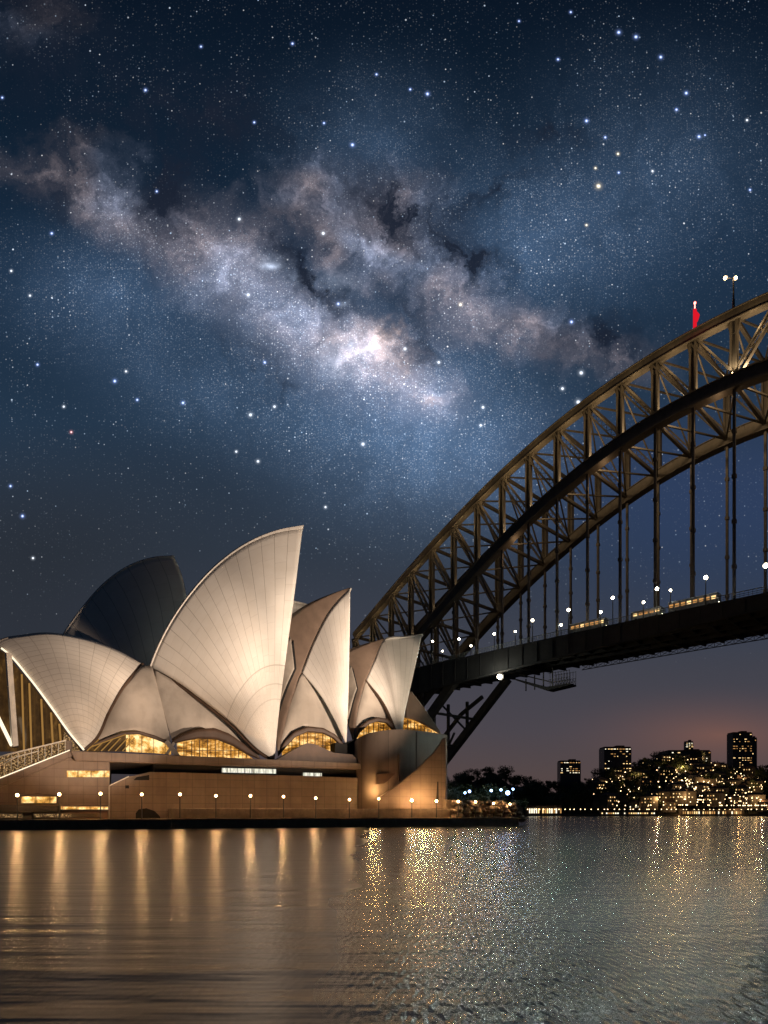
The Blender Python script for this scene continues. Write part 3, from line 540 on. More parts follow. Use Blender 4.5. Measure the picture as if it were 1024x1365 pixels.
for x0, x1, y0, y1, tt, mt in ((28, 75, 1061.5, 1070.5, 7.5, 'amber2'), (80, 144, 1075.5, 1079, 4.6, 'amber2'), (-60, 30, 1085, 1090, 4.9, 'speckle_glow'), (45, 95, 1085, 1089.5, 4.9, 'speckle_glow'), (95, 130, 1085, 1089, 4.9, 'foyer')):
    piece('window', pav, M[mt], [(x0, y0), (x1, y0)], [(x0, y1), (x1, y1)], lambda x, y, tt=tt: tt, .08, 12, 3, 0, False)
prism([(26, 1060.5), (50, 1057), (80, 1061), (80, 1062), (26, 1062)], 7.0, 3).build('roof', M['hood'], pav)
prism([(80, 1073.5), (144, 1073), (144, 1075), (80, 1075.5)], 3.6, 4).build('awning', M['hood'], pav); prism([(30, 1078), (43, 1078), (43, 1094), (30, 1094)], 3.0, 1.5).build('kiosk', M['dark'], pav)

# ------------------------------------------------------------------ lamps
ORD = ['first', 'second', 'third', 'fourth', 'fifth', 'sixth', 'seventh', 'eighth', 'ninth', 'tenth', 'eleventh', 'twelfth', 'thirteenth', 'fourteenth', 'fifteenth', 'sixteenth', 'seventeenth', 'eighteenth', 'nineteenth', 'twentieth', 'last']
def light(kind, name, p, power, col, parent=None, rad=.3, **kw):
    l = bpy.data.lights.new(name, kind); l.energy = power; l.color = col
    l.shadow_soft_size = rad
    for k, v in kw.items(): setattr(l, k, v)
    o = bpy.data.objects.new(name, l); C.objects.link(o); o.parent = parent; o.location = Vector(p)-(wloc(parent) if parent else Vector((0, 0, 0))); return o
def lamp(name, p, ground, r, mat, label, cat, group, power, col, pr=.09):
    t = empty(name, (p[0], p[1], ground), label, cat, group)
    b = MB(); b.tube((p[0], p[1], ground), (p[0], p[1], p[2]-r*.8), pr*1.4, pr, 6); b.build('pole', M['pole'], t)
    b = MB(); b.ball(p, r, 10, 6); b.build('lamp_globe', mat, t, True)
    b = MB(); b.tube((p[0], p[1], p[2]+r*.9), (p[0], p[1], p[2]+r*1.25), r*.7, r*.2, 8); b.build('lamp_cap', M['pole'], t)
    if power and name == 'bridge_lamp': light('SPOT', 'lamp_light', p, power, col, t, r*1.05, spot_size=math.radians(125), spot_blend=.4).rotation_euler = Vector((-BC, -BS, -.55)).to_track_quat('-Z', 'Y').to_euler()
    elif power: light('POINT', 'lamp_light', p, power, col, t, r*1.05)
    return t
QL = [(23, 1060, 1.4), (79, 1059, 1.4), (134, 1058, 1.2), (189, 1059, 1), (240, 1059, 1.1), (288, 1061, 1), (334, 1061, 1), (378, 1062, 1), (421, 1064, 1), (466, 1066, 1.0), (505, 1065, .7), (549, 1067, 2.2), (582, 1068, 1.4), (611, 1068.5, 1.2), (634, 1069, .9), (658, 1071, .9), (680, 1072, .8)]
for i, (x, y, k) in enumerate(QL):
    tt = .45; p = O(x, y, tt); g = O(x, 1090.5 if x > 228 else 1092.5, .3)[2]
    lamp('quay_lamp', p, g, .17+.07*k, M['warm'], f'warm globe lamp on the quay, {ORD[i]} of the waterside row from the left', 'lamp', 'lamps along the quay', 4800*k, (1.0, .54, .22))
# floodlights that light the shells
def spot(px, py, tt, target, power, angle, col=(1.0, .80, .58), blend=.6):
    p = np.array(px) if isinstance(px, tuple) else O(px, py, tt)
    d = Vector(O(*target)-p); o = light('SPOT', 'floodlight', Vector(p), power, col, None, .6, spot_size=math.radians(angle), spot_blend=blend)
    o.rotation_euler = d.to_track_quat('-Z', 'Y').to_euler()
K = 1.0
def sl(a, t, z): return tuple(loc(a, t, z))
FL = (1.0, .78, .60)
spot(sl(104, -96, 3), 0, 0, (318, 806, 24), 960e3, 31, FL, .45)
spot(sl(60, -60, 3), 0, 0, (268, 838, 22), 380e3, 19, FL, 1.0)
spot(sl(40, -80, 3), 0, 0, (92, 948, 20), 380e3, 19.5, (1.0, .75, .56), .6)
spot(sl(40, -80, 3), 0, 0, (235, 960, 18), 90e3, 13, (1.0, .75, .56), .9)
spot(sl(112, -90, 3), 0, 0, (446, 868, 20), 500e3, 14.5, (1.0, .79, .62), .5)
spot(sl(76, -20, 3), 0, 0, (416, 925, 16), 26e3, 16, (1.0, .84, .70), 1.0)
spot(sl(118, -80, 3), 0, 0, (525, 890, 20), 390e3, 14, (1.0, .79, .58), .5)
light('POINT', 'floodlight', Vector(O(497, 1056, 4.1)), 1000, (1.0, .60, .24), None, .3)
light('POINT', 'floodlight', Vector(O(566, 1060, 1.0)), 900, (1.0, .60, .24), None, .3)

# ------------------------------------------------------------------ the bridge
ang = math.atan(912/900); BC, BS = math.cos(ang), math.sin(ang)
def B(s, off, z): return Vector((off*BC-s*BS, off*BS+s*BC, z))        # s along the bridge, off = distance of the upright plane
S0, DS, NP, NF = 54.16, 9.57, 175.0, 200.0
tab_t = np.array([(0, 122.3), (9, 121.9), (19, 121.2), (28, 120.1), (38, 118), (47, 115.1), (57, 111.3), (66, 107.5), (76, 103), (86, 98.3), (95, 93.5), (105, 87.4), (114, 82), (125, 75.6), (138, 67.0)])
tab_b = np.array([(0, 107.0), (9, 106.6), (19, 104.8), (28, 102.2), (38, 99.2), (48, 95.4), (57, 91.3), (66, 86.6), (76, 81.2), (86, 75.0), (95, 68.6), (105, 61), (115, 52.6), (125, 43.5), (140, 29)])
pt_ = np.polyfit(tab_t[:, 0]**2, tab_t[:, 1], 3); pb_ = np.polyfit(tab_b[:, 0]**2, tab_b[:, 1], 3)
ztop = lambda s: float(np.polyval(pt_, (s-S0)**2)); zbot = lambda s: float(np.polyval(pb_, (s-S0)**2))
bridge = empty('arch_bridge', B(150, 187, 0), 'steel arch bridge with floodlit trusses carrying a high dark deck', 'bridge')
KS = list(range(-6, 15)); off_in = (-BC, -BS)
outv = Vector((-BC, -BS, 0))
def chord(off, zf, w, h, flange):
    b = MB(); ss = [S0+DS*k/2 for k in range(-12, 29)]
    for s, s2 in zip(ss[:-1], ss[1:]):
        b.beam(B(s, off, zf(s)), B(s2, off, zf(s2)), w, h)
        if flange:
            for dz in (h/2, -h/2): b.beam(B(s, off, zf(s)+dz), B(s2, off, zf(s2)+dz), w+.7, .22)
    return b
for off, lab in ((NP, 'near truss lit gold by floodlights'), (NF, 'far truss in shade')):
    tr = chord(off, ztop, 1.7, 2.4, True).build('arch_truss', M['steel'], bridge); tr['label'] = lab
    chord(off, zbot, 2.2, 3.3, True).build('lower_chord', M['steel'], tr)
    for k in KS:
        s = S0+DS*k; zt_, zb_ = ztop(s), zbot(s); b = MB()
        for d in (-.75, .75): b.beam(B(s+d*.85, off, zb_), B(s+d*.85, off, zt_-.6), 1.3, .45)
        b.beam(B(s, off, zb_), B(s, off, zt_-.6), .25, 1.2)
        # gusset plate under the top chord
        c = [B(s-1.7, off-.35, zt_-.6), B(s+1.7, off-.35, zt_-.6), B(s+.9, off-.35, zt_-4.2), B(s-.9, off-.35, zt_-4.2)]
        c2 = [p-outv*.7 for p in c]; b.add(c+c2, [(0, 1, 2, 3), (7, 6, 5, 4), (0, 4, 5, 1), (1, 5, 6, 2), (2, 6, 7, 3), (3, 7, 4, 0)]); b.build('post', M['steel'], tr)
        if k == 14: continue
        # diagonals run from the crown side down and outwards... each a laced pair of flats
        s2 = s+DS
        p, q2 = (B(s2, off, ztop(s2)-1.2), B(s, off, zbot(s)+1.0)) if k >= 0 else (B(s, off, ztop(s)-1.2), B(s2, off, zbot(s2)+1.0))
        b = MB(); dv = (q2-p).normalized(); nrm = dv.cross(outv).normalized()
        for e in (-.72, .72): b.beam(p+nrm*e, q2+nrm*e, 1.2, .42, nrm)
        L_ = (q2-p).length; n_ = int(L_/1.1)
        for j in range(n_):
            a0 = p+dv*(L_*j/n_); a1 = p+dv*(L_*(j+1)/n_); sg = 1 if j % 2 else -1; b.beam(a0+nrm*.6*sg-outv*-.3, a1-nrm*.6*sg-outv*-.3, .12)
        b.build('diagonal', M['steel'], tr)
# bracing between the trusses
b = MB()
for k in KS:
    s = S0+DS*k
    for zf in (ztop, zbot): b.beam(B(s, NP+.8, zf(s)), B(s, NF-.8, zf(s)), .8, .9)
    if k < 14:
        s2 = s+DS
        for zf in (ztop, zbot):
            mid = B((s+s2)/2, (NP+NF)/2, (zf(s)+zf(s2))/2)
            for o_ in (NP+.8, NF-.8):
                b.beam(B(s, o_, zf(s)), mid, .42); b.beam(B(s2, o_, zf(s2)), mid, .42)
b.build('lateral_bracing', M['steel'], bridge)
b = MB()
for k in KS[2:]:
    s = S0+DS*k; zt_, zb_ = ztop(s)-1.5, zbot(s)+1.2
    b.beam(B(s, NP+.6, zt_), B(s, NF-.6, zb_), .35); b.beam(B(s, NP+.6, zb_), B(s, NF-.6, zt_), .35)
b.build('sway_bracing', M['steel'], bridge)
zdeck = lambda s: 52.6-.000020*(s-S0)**2*6
# hangers and spandrel posts
for off in (NP, NF):
    for k in KS:
        s = S0+DS*k; zb_ = zbot(s); zd = zdeck(s)-.6; b = MB()
        if zb_ > zd+2:
            b.beam(B(s, off, zd), B(s, off, zb_-1), .62, .62)
            L_ = zb_-zd
            for j in range(1, 5):
                z = zd+L_*j/5+(k % 3-1)*.8; b.beam(B(s, off, z-.45), B(s, off, z+.45), .95, .95)
        elif zb_ < zd-2: b.beam(B(s, off, zb_), B(s, off, zd-2), 1.0, 1.0)
        else: continue
        b.build('hanger', M['steel'], bridge)
# deck
SD = np.linspace(-40, 215, 52); D0_, D1_ = 169.0, 205.5
zgir = lambda s: zdeck(s)-(3.7+5.0*max(0, (s-45)/107) if s < 175 else 9.8)
def strip(o0, o1, zf0, zf1):
    b = MB()
    for s, s2 in zip(SD[:-1], SD[1:]):
        vs = [B(a, o, z(a)) for o in (o0, o1) for a, z in ((s, zf0), (s2, zf0), (s2, zf1), (s, zf1))]
        b.add(vs, [(0, 1, 2, 3), (7, 6, 5, 4), (0, 4, 5, 1), (3, 2, 6, 7)])
    return b
strip(D0_, D1_, lambda s: zdeck(s)-.55, lambda s: zdeck(s)).build('deck', M['deck'], bridge)
strip(D0_+.1, D0_+.8, lambda s: zgir(s), lambda s: zdeck(s)-.56).build('edge_girder', M['deck'], bridge)
b = strip(D0_-.25, D0_+.09, lambda s: zgir(s)+.1, lambda s: zgir(s)+.5)
for s in SD[::1]: b.beam(B(s, D0_-.05, zgir(s)+.5), B(s, D0_-.05, zdeck(s)-.6), .25)
for s in SD[::1]:
    b.beam(B(s+1, D0_+1, zdeck(s)-1.5), B(s+1, D0_+18, zdeck(s)-2.2), .5, 1.7); b.beam(B(s+1, D0_+18, zdeck(s)-2.2), B(s+1, D1_-1, zdeck(s)-1.1), .5, .9)
for o_ in (178, 184, 190): b.beam(B(-40, o_, 50.6), B(160, o_, 50.0), .4, 1.6)
b.build('floor_beam', M['deck'], bridge)
b = strip(D0_+2.6, D1_-2.6, lambda s: zdeck(s)+.004, lambda s: zdeck(s)+.06); b.build('road_surface', M['asphalt'], bridge)
b = strip(D0_-.1, D0_+.1, lambda s: zdeck(s)+1.25, lambda s: zdeck(s)+1.4)
for o_ in (D0_, D1_):
    for s in np.arange(-20, 165, .9): b.beam(B(s, o_, zdeck(s)), B(s, o_, zdeck(s)+1.3), .07)
    for zz_ in (.35, .8, 1.3): 
        for s, s2 in zip(SD[:-1], SD[1:]): b.beam(B(s, o_, zdeck(s)+zz_), B(s2, o_, zdeck(s2)+zz_), .09)
b.build('railing', M['rail'], bridge)
# lattice walkway under the far edge
b = MB(); ga = np.arange(-30, 112, 2.6)
for s, s2 in zip(ga[:-1], ga[1:]):
    for dz in (-.7, -2.1): b.beam(B(s, D1_-.2, zdeck(s)+dz), B(s2, D1_-.2, zdeck(s2)+dz), .22)
    b.beam(B(s, D1_-.2, zdeck(s)-.7), B(s2, D1_-.2, zdeck(s2)-2.1), .13); b.beam(B(s, D1_-.2, zdeck(s)-2.1), B(s2, D1_-.2, zdeck(s2)-.7), .13); b.beam(B(s, D1_-.2, zdeck(s)-.7), B(s, D1_-.2, zdeck(s)-2.1), .13)
b.build('walkway', M['deck'], bridge)
# legs under the deck
b = MB()
for off in (NP, NF):
    b.beam(B(136, off, 50), B(185, off, 3), 2.2, 2.6); pts = [B(142, off, 45), B(152, off, 39.5), B(160, off, 32), B(166, off, 22), B(171, off, 12)]
    pts = [p+Vector((BS*-5, BC*5, 0)) for p in pts]
    for p, q2 in zip(pts[:-1], pts[1:]): b.beam(p, q2, 1.0, 1.2)
    for s, z0 in ((154, 31), (163, 22), (170, 14), (178, 9)): b.beam(B(s, off, z0), B(s, off, 44), .9)
    b.beam(B(163, off, 24), B(182, off, 24), 1.0); b.beam(B(154, off, 33), B(166, off, 44), .6); b.beam(B(170, off, 16), B(160, off, 33), .6)
for s, z in ((150, 37), (160, 28), (168, 20)): b.beam(B(s, NP, z), B(s, NF, z), .8)
b.build('leg', M['steel'], bridge)
b = MB()
for off in (NP, NF): b.box(B(188, off, 4), 12, 7, 12, (BD[0], BD[1]))
b.build('abutment', M['quay'], bridge)
# warm floodlights fixed on the near truss
for k in range(-3, 14):
    s = S0+DS*(k+.5); w_ = 1700 if k < 4 else 800 if k < 7 else 160
    light('POINT', 'truss_light', B(s, NP+3.0, zbot(s)+2.4), w_*1.7, (1.0, .70, .38), bridge, .25)
    light('POINT', 'truss_light', B(s, NP-2.8, ztop(s)-4.2), 950 if k < 9 else 600, (1.0, .68, .32), bridge, .25)
    if k % 3 == 0 and k < 8: light('POINT', 'truss_light', B(s, NP+4, zbot(s)-5.5), 500, (1.0, .6, .3), bridge, .25)
light('SPOT', 'truss_light', B(S0, NP-1.6, zbot(S0)+1.6), 5200, (1.0, .74, .42), bridge, .2, spot_size=math.radians(100), spot_blend=.7).rotation_euler = (math.pi, 0, 0)

def onb(px, py, off):
    r = (px-512)/F; s = off*(BC-r*BS)/(BS+r*BC); Y = off*BS+s*BC; return s, H-(py-1083)/F*Y
BL = [(577, 855, .6), (590, 868, .4), (612, 852, .7), (628, 861, .5), (659, 845, .8), (687, 842, .4), (710, 827, 1.0), (748, 833, .7), (758, 813, 1.0), (801, 816, .7), (817, 797, 1.0), (858, 803, .6), (876, 785, 1.1), (894, 787, .5), (941, 770, 1.2), (1021, 754, 1.6)]
for i, (x, y, k) in enumerate(BL):
    o_ = 168.75 if i % 3 != 1 else 176.6; s, z = onb(x, y, o_); z = max(z, zdeck(s)+1.6)
    lamp('bridge_lamp', tuple(B(s, o_, z)), zdeck(s)-.4, .20+.20*k, M['white'], f'bright lamp above the bridge railing, {ORD[i]} of its row from the left', 'lamp', 'lamps along the bridge deck', (52000 if o_ < 170 else 5000)*k, (.80, 1.0, .92), .1)
s, z = onb(666, 902, 168.2); gl = empty('girder_floodlight', B(s, 168.2, z), 'dazzling round floodlight hanging under the left end of the bridge deck', 'floodlight')
b = MB(); b.ball(B(s, 168.2, z), .7, 12, 8); b.build('lens', M['white'], gl, True); b = MB(); b.tube(B(s, 168.9, z), B(s, 169.6, z), 1.0, .6, 12); b.beam(B(s, 169.3, z), B(s, 169.3, zgir(s)+1), .25); b.build('housing', M['pole'], gl)
light('POINT', 'lamp_light', B(s, 164.5, z-1.5), 2200, (.95, 1.0, .90), gl, .8)
# gantry under the deck
s0, z0 = onb(764, 912, 186); s1, z1 = onb(692, 908, 186); ga_ = empty('inspection_gantry', B(s0, 186, z0), 'dark caged inspection gantry slung under the bridge deck', 'gantry')
b = MB(); vs = [B(s0, o_, z0+dz) for o_ in (184, 188) for dz in (0, -.5)]+[B(s0+8, o_, z0+dz) for o_ in (184, 188) for dz in (0, -1.2)]+[B(s1, o_, z1+dz) for o_ in (184, 188) for dz in (.5, 0)]
b.add(vs, [(0, 1, 3, 2), (0, 4, 5, 1), (4, 8, 9, 5), (2, 3, 7, 6), (6, 7, 11, 10), (0, 2, 6, 4), (4, 6, 10, 8), (1, 5, 7, 3), (5, 9, 11, 7), (8, 10, 11, 9)]); b.build('floor', M['deck'], ga_)
b = MB()
for o_ in (184.1, 187.9):
    for j in range(8): b.beam(B(s0+.1+j*.95, o_, z0), B(s0+.1+j*.95, o_, z0+4.2), .1)
    for dz in (1.0, 2.0, 4.0): b.beam(B(s0, o_, z0+dz), B(s0+7.5, o_, z0+dz), .1)
    for j in range(7): b.beam(B(s0+.1+j*.95, o_, z0), B(s0+1+j*.95, o_, z0+2), .07); b.beam(B(s0+.1+j*.95, o_, z0+2), B(s0+1+j*.95, o_, z0), .07)
b.build('cage', M['steel'], ga_)
b = MB()
for j in range(4): b.beam(B(s0+7+j*3.2, 186, z0), B(s0+7+j*3.2, 186, z0+6-j*.7), .3)
b.beam(B(s0+7, 186, z0+1.5), B(s1, 186, z1+2.2), .35); b.build('hanger_arm', M['steel'], ga_)
# red beacon and twin lamp mast on the arch
s, z = onb(926.5, 443, NP); rb = empty('red_beacon_post', B(s, NP, z), 'glowing red beacon post standing on top of the arch', 'beacon')
zt_ = onb(925, 413, NP)[1]; b = MB(); b.beam(B(s, NP, z-1), B(s, NP, zt_), .7, .7); b.build('post', M['red'], rb, bevel=.08)
b = MB(); pk = [B(s-.4, NP, zt_-.6), B(s-1.0, NP, zt_-1.6), B(s-.7, NP, zt_-2.6), B(s-.4, NP, zt_-3.2)]; k2 = [p-outv*.5 for p in pk]; b.add(pk+k2, [(0, 1, 2, 3), (7, 6, 5, 4), (0, 4, 5, 1), (1, 5, 6, 2), (2, 6, 7, 3), (3, 7, 4, 0)]); b.build('fin', M['red'], rb)
b = MB(); b.tube(B(s, NP, zt_), B(s, NP, zt_+1.4), .16, .1, 8); b.ball(B(s, NP, zt_+1.6), .30, 10, 6); b.build('lamp', M['redlamp'], rb, True)
light('POINT', 'lamp_light', B(s+.2, NP-2.6, zt_-2.5), 260, (1, .10, .10), rb, .3)
light('POINT', 'lamp_light', B(s-.4, NP-2.2, zt_+.6), 120, (1, .2, .18), rb, .3)
s, z = onb(978, 421, NP); ms = empty('twin_lamp_mast', B(s, NP, z), 'thin mast with two bright lamps above the crown of the arch', 'lamp mast')
zt_ = onb(978, 371, NP)[1]; b = MB(); b.tube(B(s, NP, z), B(s, NP, z+4), .38, .3, 8); b.tube(B(s, NP, z+4), B(s, NP, zt_), .22, .16, 8); b.build('mast', M['pole'], ms)
b = MB(); hp = B(s, NP, zt_); b.beam(hp-Vector((2.1, 0, 0)), hp+Vector((.6, 0, 0)), .14); b.build('crossarm', M['pole'], ms)
for d in (-2.0, .5):
    b = MB(); b.ball(hp+Vector((d, 0, .1)), .38, 10, 6); b.build('lamp', M['warm'], ms, True)
light('POINT', 'lamp_light', B(s+.6, NP-.6, zt_+.3), 500, (1, .7, .4), ms, .4)
# buses on the deck
def bus(s, L_, hh, label, first):
    t = empty('bus', B(s, 172.6, zdeck(s)), label, 'bus', 'traffic on the bridge deck')
    z = zdeck(s); b = MB(); b.box(B(s, 173.4, z+.5+hh/2), L_, 2.5, hh, BD); b.build('body', M['bus'], t, bevel=.2)
    for k in range(int(L_/1.5)):
        b = MB(); b.box(B(s-L_/2+1+k*1.45, 172.13, z+.5+hh*.62), 1.0, .06, hh*.26, BD); b.build('window', M['wind'] if k % 4 else M['win'], t)
    for d in (-L_*.33, L_*.33):
        b = MB(); b.tube(B(s+d, 172.05, z+.55), B(s+d, 172.5, z+.55), .5, .5, 12); b.build('wheel', M['tyre'], t)
    for o_ in (172.7, 174.1):
        b = MB(); b.ball(B(s-L_/2-.03, o_, z+1.0), .17, 8, 5); b.build('headlight', M['white'], t, True)
for (x, L_, hh, lab) in ((783, 11, 3.0, 'pale city bus on the bridge deck left of the paired hangers'), (924, 12, 3.0, 'lit bus on the bridge deck beside the tall right lamp'), (862, 8, 2.6, 'short lit minibus midway along the visible deck')):
    bus(onb(x, 800, 172.6)[0], L_, hh, lab, 0)

# ------------------------------------------------------------------ far shore
def hgt(x):  # skyline of the headland over bearing
    return np.interp(x, [560, 596, 620, 650, 690, 740, 790, 830, 880, 910, 940, 970, 1010, 1040, 1100, 1300], [20, 26, 30, 36, 27, 20, 27, 34, 48, 50, 45, 37, 36, 36, 32, 20])
b = MB(); rows = []
for j in range(15):
    Yd = 529+j*13; row = []
    for x in np.linspace(480, 1400, 90):
        X = (x-512)/F*Yd; zz_ = hgt(x)*min(1, (j/9.0))**.75*(1+.12*math.sin(x*.13+j)) - (0 if j else 1); row.append((X, Yd+4*math.sin(x*.05), max(zz_, -1) if j else -1))
    rows.append(row)
b.grid(rows); tag(b.build('headland', M['soil'], None, True), 'dark headland across the harbour', 'headland', kind='structure')
b = MB(); b.grid([[(x, y, 1.0) for x in (-700, -20)] for y in (300, 520)]); tag(b.build('land', M['soil']), 'dark land behind the opera house', 'land', kind='structure')
def hillz(px, Yd): return float(hgt(px))*min(1, (Yd-529)/117)**.75 if Yd > 529 else 0
def far(px, Yd, z=None): return Vector(((px-512)/F*Yd, Yd, hillz(px, Yd) if z is None else z))
def copytree(o, parent=None):
    c = o.copy(); C.objects.link(c)
    if parent is not None: c.parent = parent
    for ch in o.children: copytree(ch, c)
    return c
def tree_proto(seed, w, h, name):
    r = random.Random(seed); t = empty(name, (0, 0, 0), 'x', 'tree')
    b = MB(); b.tube((0, 0, -1), (0, 0, h*.45), .5, .28, 6)
    for k in range(6):
        a = r.random()*6.3; b.tube((0, 0, h*(.22+.05*k)), (math.cos(a)*w*.35, math.sin(a)*w*.35, h*(.45+.06*k)), .2, .08, 5)
    b.build('trunk', M['bark'], t); b = MB()
    cl = [(r.gauss(0, w*.24), r.gauss(0, w*.24), h*(.35+.55*r.random()), w*(.13+.15*r.random())) for _ in range(13)]
    for cx, cy_, cz, cr in cl:
        for _ in range(75):
            d = Vector((r.gauss(0, 1), r.gauss(0, 1), r.gauss(0, .8))).normalized()*cr*(.55+.5*r.random()); c = Vector((cx, cy_, cz))+d
            u = Vector((r.gauss(0, 1), r.gauss(0, 1), r.gauss(0, 1))).normalized(); v = u.orthogonal().normalized(); q_ = .32+.4*r.random()
            b.add([c-u*q_, c+v*q_*.6, c+u*q_, c-v*q_*.6], [(0, 1, 2, 3)])
    b.build('crown', M['leaf'], t); return t
TP = [tree_proto(1, 13, 12, 'broad_tree'), tree_proto(2, 9, 13, 'tall_tree'), tree_proto(3, 11, 8, 'low_tree')]
TL = ['broad dark tree on the wooded headland slope', 'tall dark tree on the wooded headland slope', 'low dark tree on the wooded headland slope']
used = [False]*3; r = random.Random(5); spots = []
for k in range(105):
    px = 590+r.random()*460; Yd = 534+r.random()**.8*112; spots.append((px, Yd, r.randrange(3), .75+r.random()*.6))
for px in np.linspace(598, 775, 34): spots.append((px+r.gauss(0, 2), 536+r.random()*6, r.randrange(3), .9+r.random()*.5))
for px in np.linspace(600, 1030, 44): spots.append((px+r.gauss(0, 3), 640+r.random()*8, r.randrange(3), .7+r.random()*.35))
for px, Yd, i, sc_ in spots:
    t = copytree(TP[i]) if used[i] else TP[i]; used[i] = True; t.location = far(px, Yd); t.scale = (sc_, sc_, sc_); t.rotation_euler.z = r.random()*6; t['label'] = TL[i]; t['group'] = 'trees on the headland'
# houses
def house(i):
    t = empty('hillside_house', (0, 0, 0), 'x', 'house'); w, d, h = ((9, 7, 6), (13, 8, 9), (7, 7, 5))[i]
    b = MB(); b.box((0, 0, h/2-1), w, d, h+2); b.build('wall', M['wall'], t)
    b = MB(); b.add([(-w/2-.3, -d/2-.3, h+.01), (w/2+.3, -d/2-.3, h+.01), (w/2+.3, d/2+.3, h+.01), (-w/2-.3, d/2+.3, h+.01), (-w/3, 0, h+2), (w/3, 0, h+2)], [(0, 1, 5, 4), (2, 3, 4, 5), (1, 2, 5), (3, 0, 4), (3, 2, 1, 0)]); b.build('roof', M['roof'], t)
    rr = random.Random(i+3)
    for fz in range(int(h//2.8)):
        for fx in range(int(w//2.2)):
            if rr.random() < .38: continue
            b = MB(); b.box((-w/2+1.3+fx*2.2, -d/2-.02, 1.6+fz*2.8), 0.8, .1, .9); b.build('window', rr.choice([M['win'], M['wind'], M['winw']]), t)
    return t
HP = [house(i) for i in range(3)]; uh = [False]*3
HL = ['small pale hillside house with a few lit windows', 'long three storey hillside house with rows of lit windows', 'compact hillside cottage with lit windows']
hs = []
for cx, cy_, sx, sy, n_ in ((826, 1048, 20, 10, 18), (920, 1025, 26, 12, 24), (935, 1045, 22, 8, 18), (985, 1058, 25, 9, 17), (900, 1068, 40, 8, 14), (1010, 1075, 14, 5, 6), (850, 1076, 30, 5, 8), (990, 1030, 16, 8, 7)):
    for _ in range(n_): hs.append((r.gauss(cx, sx), r.gauss(cy_, sy)))
for px, py in hs:
    if px < 790 or px > 1030: continue
    best = min(np.arange(534, 645, 3.0), key=lambda Y_: abs((1083-(hillz(px, Y_)-H)/Y_*F)-min(py, 1079)))
    i = r.randrange(3); t = copytree(HP[i]) if uh[i] else HP[i]; uh[i] = True; t.location = far(px, best-4); t.location.z = hillz(px, best)+.5; t.rotation_euler.z = r.gauss(0, .5); t['label'] = HL[i]; t['group'] = 'houses on the headland'
# street lamps over the slope
lp = empty('hillside_lamp', (0, 0, 0), 'small warm street lamp glowing on the headland slope', 'lamp', 'street lamps on the headland')
b = MB(); b.tube((0, 0, -2), (0, 0, 8.0), .12, .08, 5); b.build('pole', M['pole'], lp); b = MB(); b.ball((0, 0, 8.3), .40, 8, 5); b.build('lamp_globe', M['farwarm'], lp)
first = True
for k in range(300):
    cx, cy_, sx, sy = r.choice([(826, 1048, 18, 10), (920, 1028, 26, 14), (935, 1050, 26, 10), (985, 1055, 25, 12), (900, 1074, 45, 5), (1005, 1074, 16, 6), (960, 1040, 40, 18)])
    px, py = r.gauss(cx, sx), r.gauss(cy_, sy)
    if px < 790 or px > 1030: continue
    best = min(np.arange(530, 645, 3.0), key=lambda Y_: abs((1083-(hillz(px, Y_)+5-H)/Y_*F)-min(py, 1080)))
    t = lp if first else copytree(lp); first = False; t.location = far(px, best-7); t.location.z = hillz(px, best)-1; f_ = .5+r.random()*.8; t.scale = (f_, f_, 1)
    if k % 22 == 0: light('POINT', 'lamp_light', t.location+Vector((0, -3, 9)), 2600, (1.0, .62, .25), None, .4)
# towers on the skyline
def tower(name, px0, px1, ytop, ybase, Yd, label, cols, rows_, frac, mats, extra=None):
    w = (px1-px0)/F*Yd; c = far((px0+px1)/2, Yd, 0); zt_ = H+(1083-ytop)/F*Yd; t = empty(name, (c.x, c.y, 0), label, 'building')
    b = MB(); b.box((c.x, c.y, zt_/2), w, w*.6, zt_); b.build('wall', M['tower'], t); b = MB(); b.box((c.x, c.y, zt_+.6), w*.96, w*.56, 1.2); b.box((c.x+w*.15, c.y, zt_+1.9), w*.3, w*.3, 1.4); b.build('roof', M['roof'], t)
    z0 = H+(1083-ybase)/F*Yd
    rf = [min(1.0, frac*r.choice((.15, .5, 1, 1.3, 2.2))) for _ in range(rows_)]
    for i in range(cols):
        for j in range(rows_):
            if r.random() > rf[j]: continue
            b = MB(); x = c.x-w/2+w*(i+.5)/cols; z = z0+(zt_-z0)*(j+.5)/rows_; b.box((x+r.uniform(-.1, .1)*w/cols, c.y-w*.3-.03, z), w/cols*r.choice((.3, .5, .75)), .12, (zt_-z0)/rows_*.28); b.build('window', r.choice(mats), t)
    return t
ml = [M['win'], M['winw'], M['wind']]
tower('apartment_tower', 802, 838, 998, 1030, 640, 'broad dark apartment block on the skyline left of the hilltop', 9, 10, .3, ml)
tower('apartment_tower', 745, 772, 1016, 1032, 638, 'low dark block with a bright column of windows above the trees', 7, 6, .4, ml)
tower('office_tower', 973, 999, 978.5, 1025, 645, 'tallest dark tower with banded lit windows near the right edge', 7, 15, .33, [M['wind'], M['wind'], M['win']])
tower('office_tower', 1000, 1008, 985, 1025, 652, 'narrow dark slab right against the tallest tower', 2, 9, .15, ml)
tower('hilltop_block', 884, 940, 1003, 1018, 648, 'long dark block along the hilltop', 14, 4, .22, ml)
tower('lit_tower', 913, 923, 990, 1004, 650, 'small glowing yellow tower on the hilltop', 3, 6, .95, [M['winw'], M['win']])
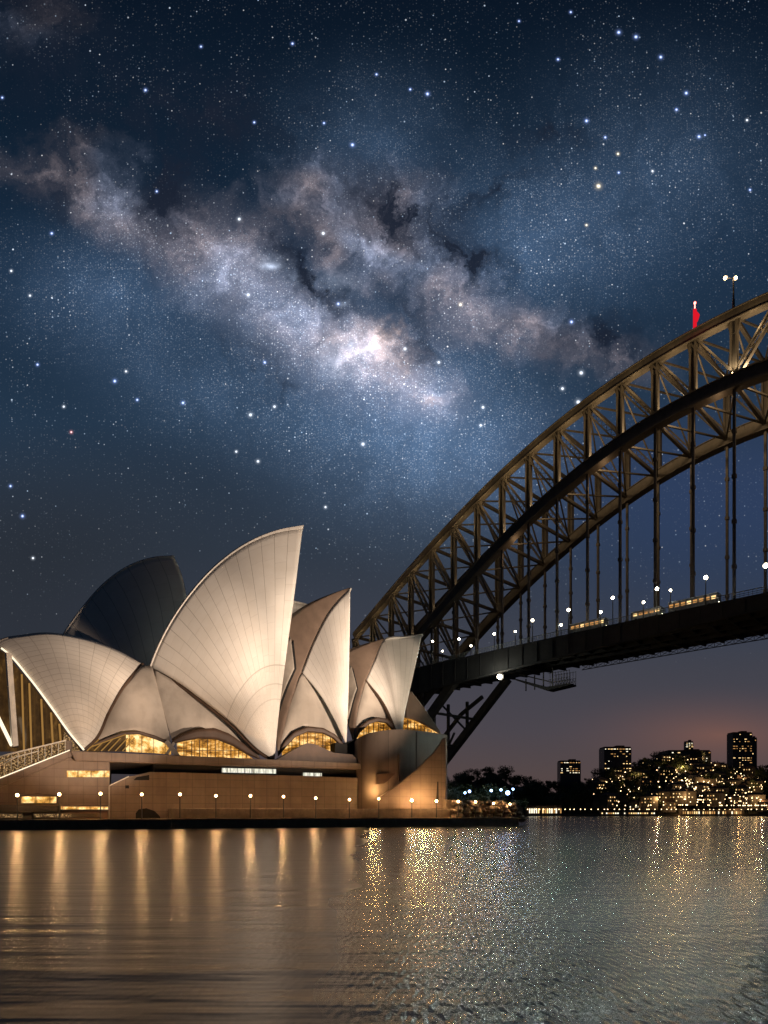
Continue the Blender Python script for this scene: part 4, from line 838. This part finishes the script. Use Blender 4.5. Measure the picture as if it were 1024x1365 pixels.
for i, (x0, x1, y0, lab) in enumerate(((701, 748, 1073, 'long low wharf shed with a lit colonnade beside the point'), (800, 872, 1080, 'low lit waterfront hall left of the bright promenade'), (905, 990, 1078, 'long lit waterfront terrace under the hill'))):
    c = far((x0+x1)/2, 526.5, 0); w = (x1-x0)/F*526; t = empty('wharf_shed', (c.x, c.y, 0), lab, 'shed'); hh = (1087-y0)/F*526
    b = MB(); b.box((c.x, c.y, hh/2), w, 5, hh); b.build('wall', M['wall'], t); b = MB(); b.box((c.x, c.y-.6, hh+.3), w+1.5, 7, .5); b.build('roof', M['roof'], t)
    nn = int(w/1.7)
    for k in range(nn):
        if r.random() < .25: continue
        b = MB(); b.box((c.x-w/2+w*(k+.5)/nn, c.y-2.53, hh*.55-.4), 1.0, .1, hh*.45); b.build('window', r.choice(ml), t)
b = MB(); b.box((far(880, 523, 0).x, 523.5, .6), 270, 5, 2.2); sw = tag(b.build('sea_wall', M['quay']), 'low stone sea wall along the far shore', 'sea wall')
first = True; pl_ = empty('promenade_lamp', (0, 0, 0), 'orange promenade lamp by the far waterline', 'lamp', 'lamps along the far promenade')
b = MB(); b.tube((0, 0, 0), (0, 0, 3.4), .1, .07, 5); b.build('pole', M['pole'], pl_); b = MB(); b.ball((0, 0, 3.6), .36, 8, 5); b.build('lamp_globe', M['farwarm'], pl_)
for k in range(46):
    px = 704+k*7.1+r.gauss(0, 1.5); t = pl_ if first else copytree(pl_); first = False; t.location = far(px, 523, 1.7)
light('POINT', 'lamp_light', far(905, 520, 5), 900, (1, .6, .25), sw, .5); light('POINT', 'lamp_light', far(985, 520, 5), 900, (1, .6, .25), sw, .5)
# trees and blue lamps behind the point
r2 = random.Random(11)
for i, (px, py, k) in enumerate(((677, 1057, 2.0), (668, 1053, .6), (684, 1052, .5), (655, 1054, .7), (626, 1055, .8), (620, 1057, .5))):
    p = O(px, py, 30); lamp('blue_lamp', tuple(p), 3.0, .22+.18*k, M['cold'], f'cold blue lamp among the trees on the point, {ORD[(4, 3, 5, 2, 1, 0)[i]]} of six from the left', 'lamp', 'blue lamps on the point', 260*k, (.4, .6, 1.0))
for i, (px, sc_) in enumerate(((604, .5), (618, .6), (634, .55), (650, .6), (664, .55), (690, .4))):
    t = copytree(TP[i % 3]); p = O(px, 1072, 33+3*(i % 2)); t.location = (p[0], p[1], 3.0); t.scale = (sc_,)*3; t['label'] = f'dark shrubby tree behind the quay on the point, {ORD[i]} from the left'; t['group'] = 'trees on the point'
b = MB(); vs = [loc(a, tt, 3.2) for a, tt in ((80, 12), (105, 12), (105, 60), (80, 60))]; b.add(vs, [(0, 1, 2, 3)]); tag(b.build('ground', M['soil'], None, False, 4, -1), 'dark ground of the point behind the quay', 'ground', kind='structure')
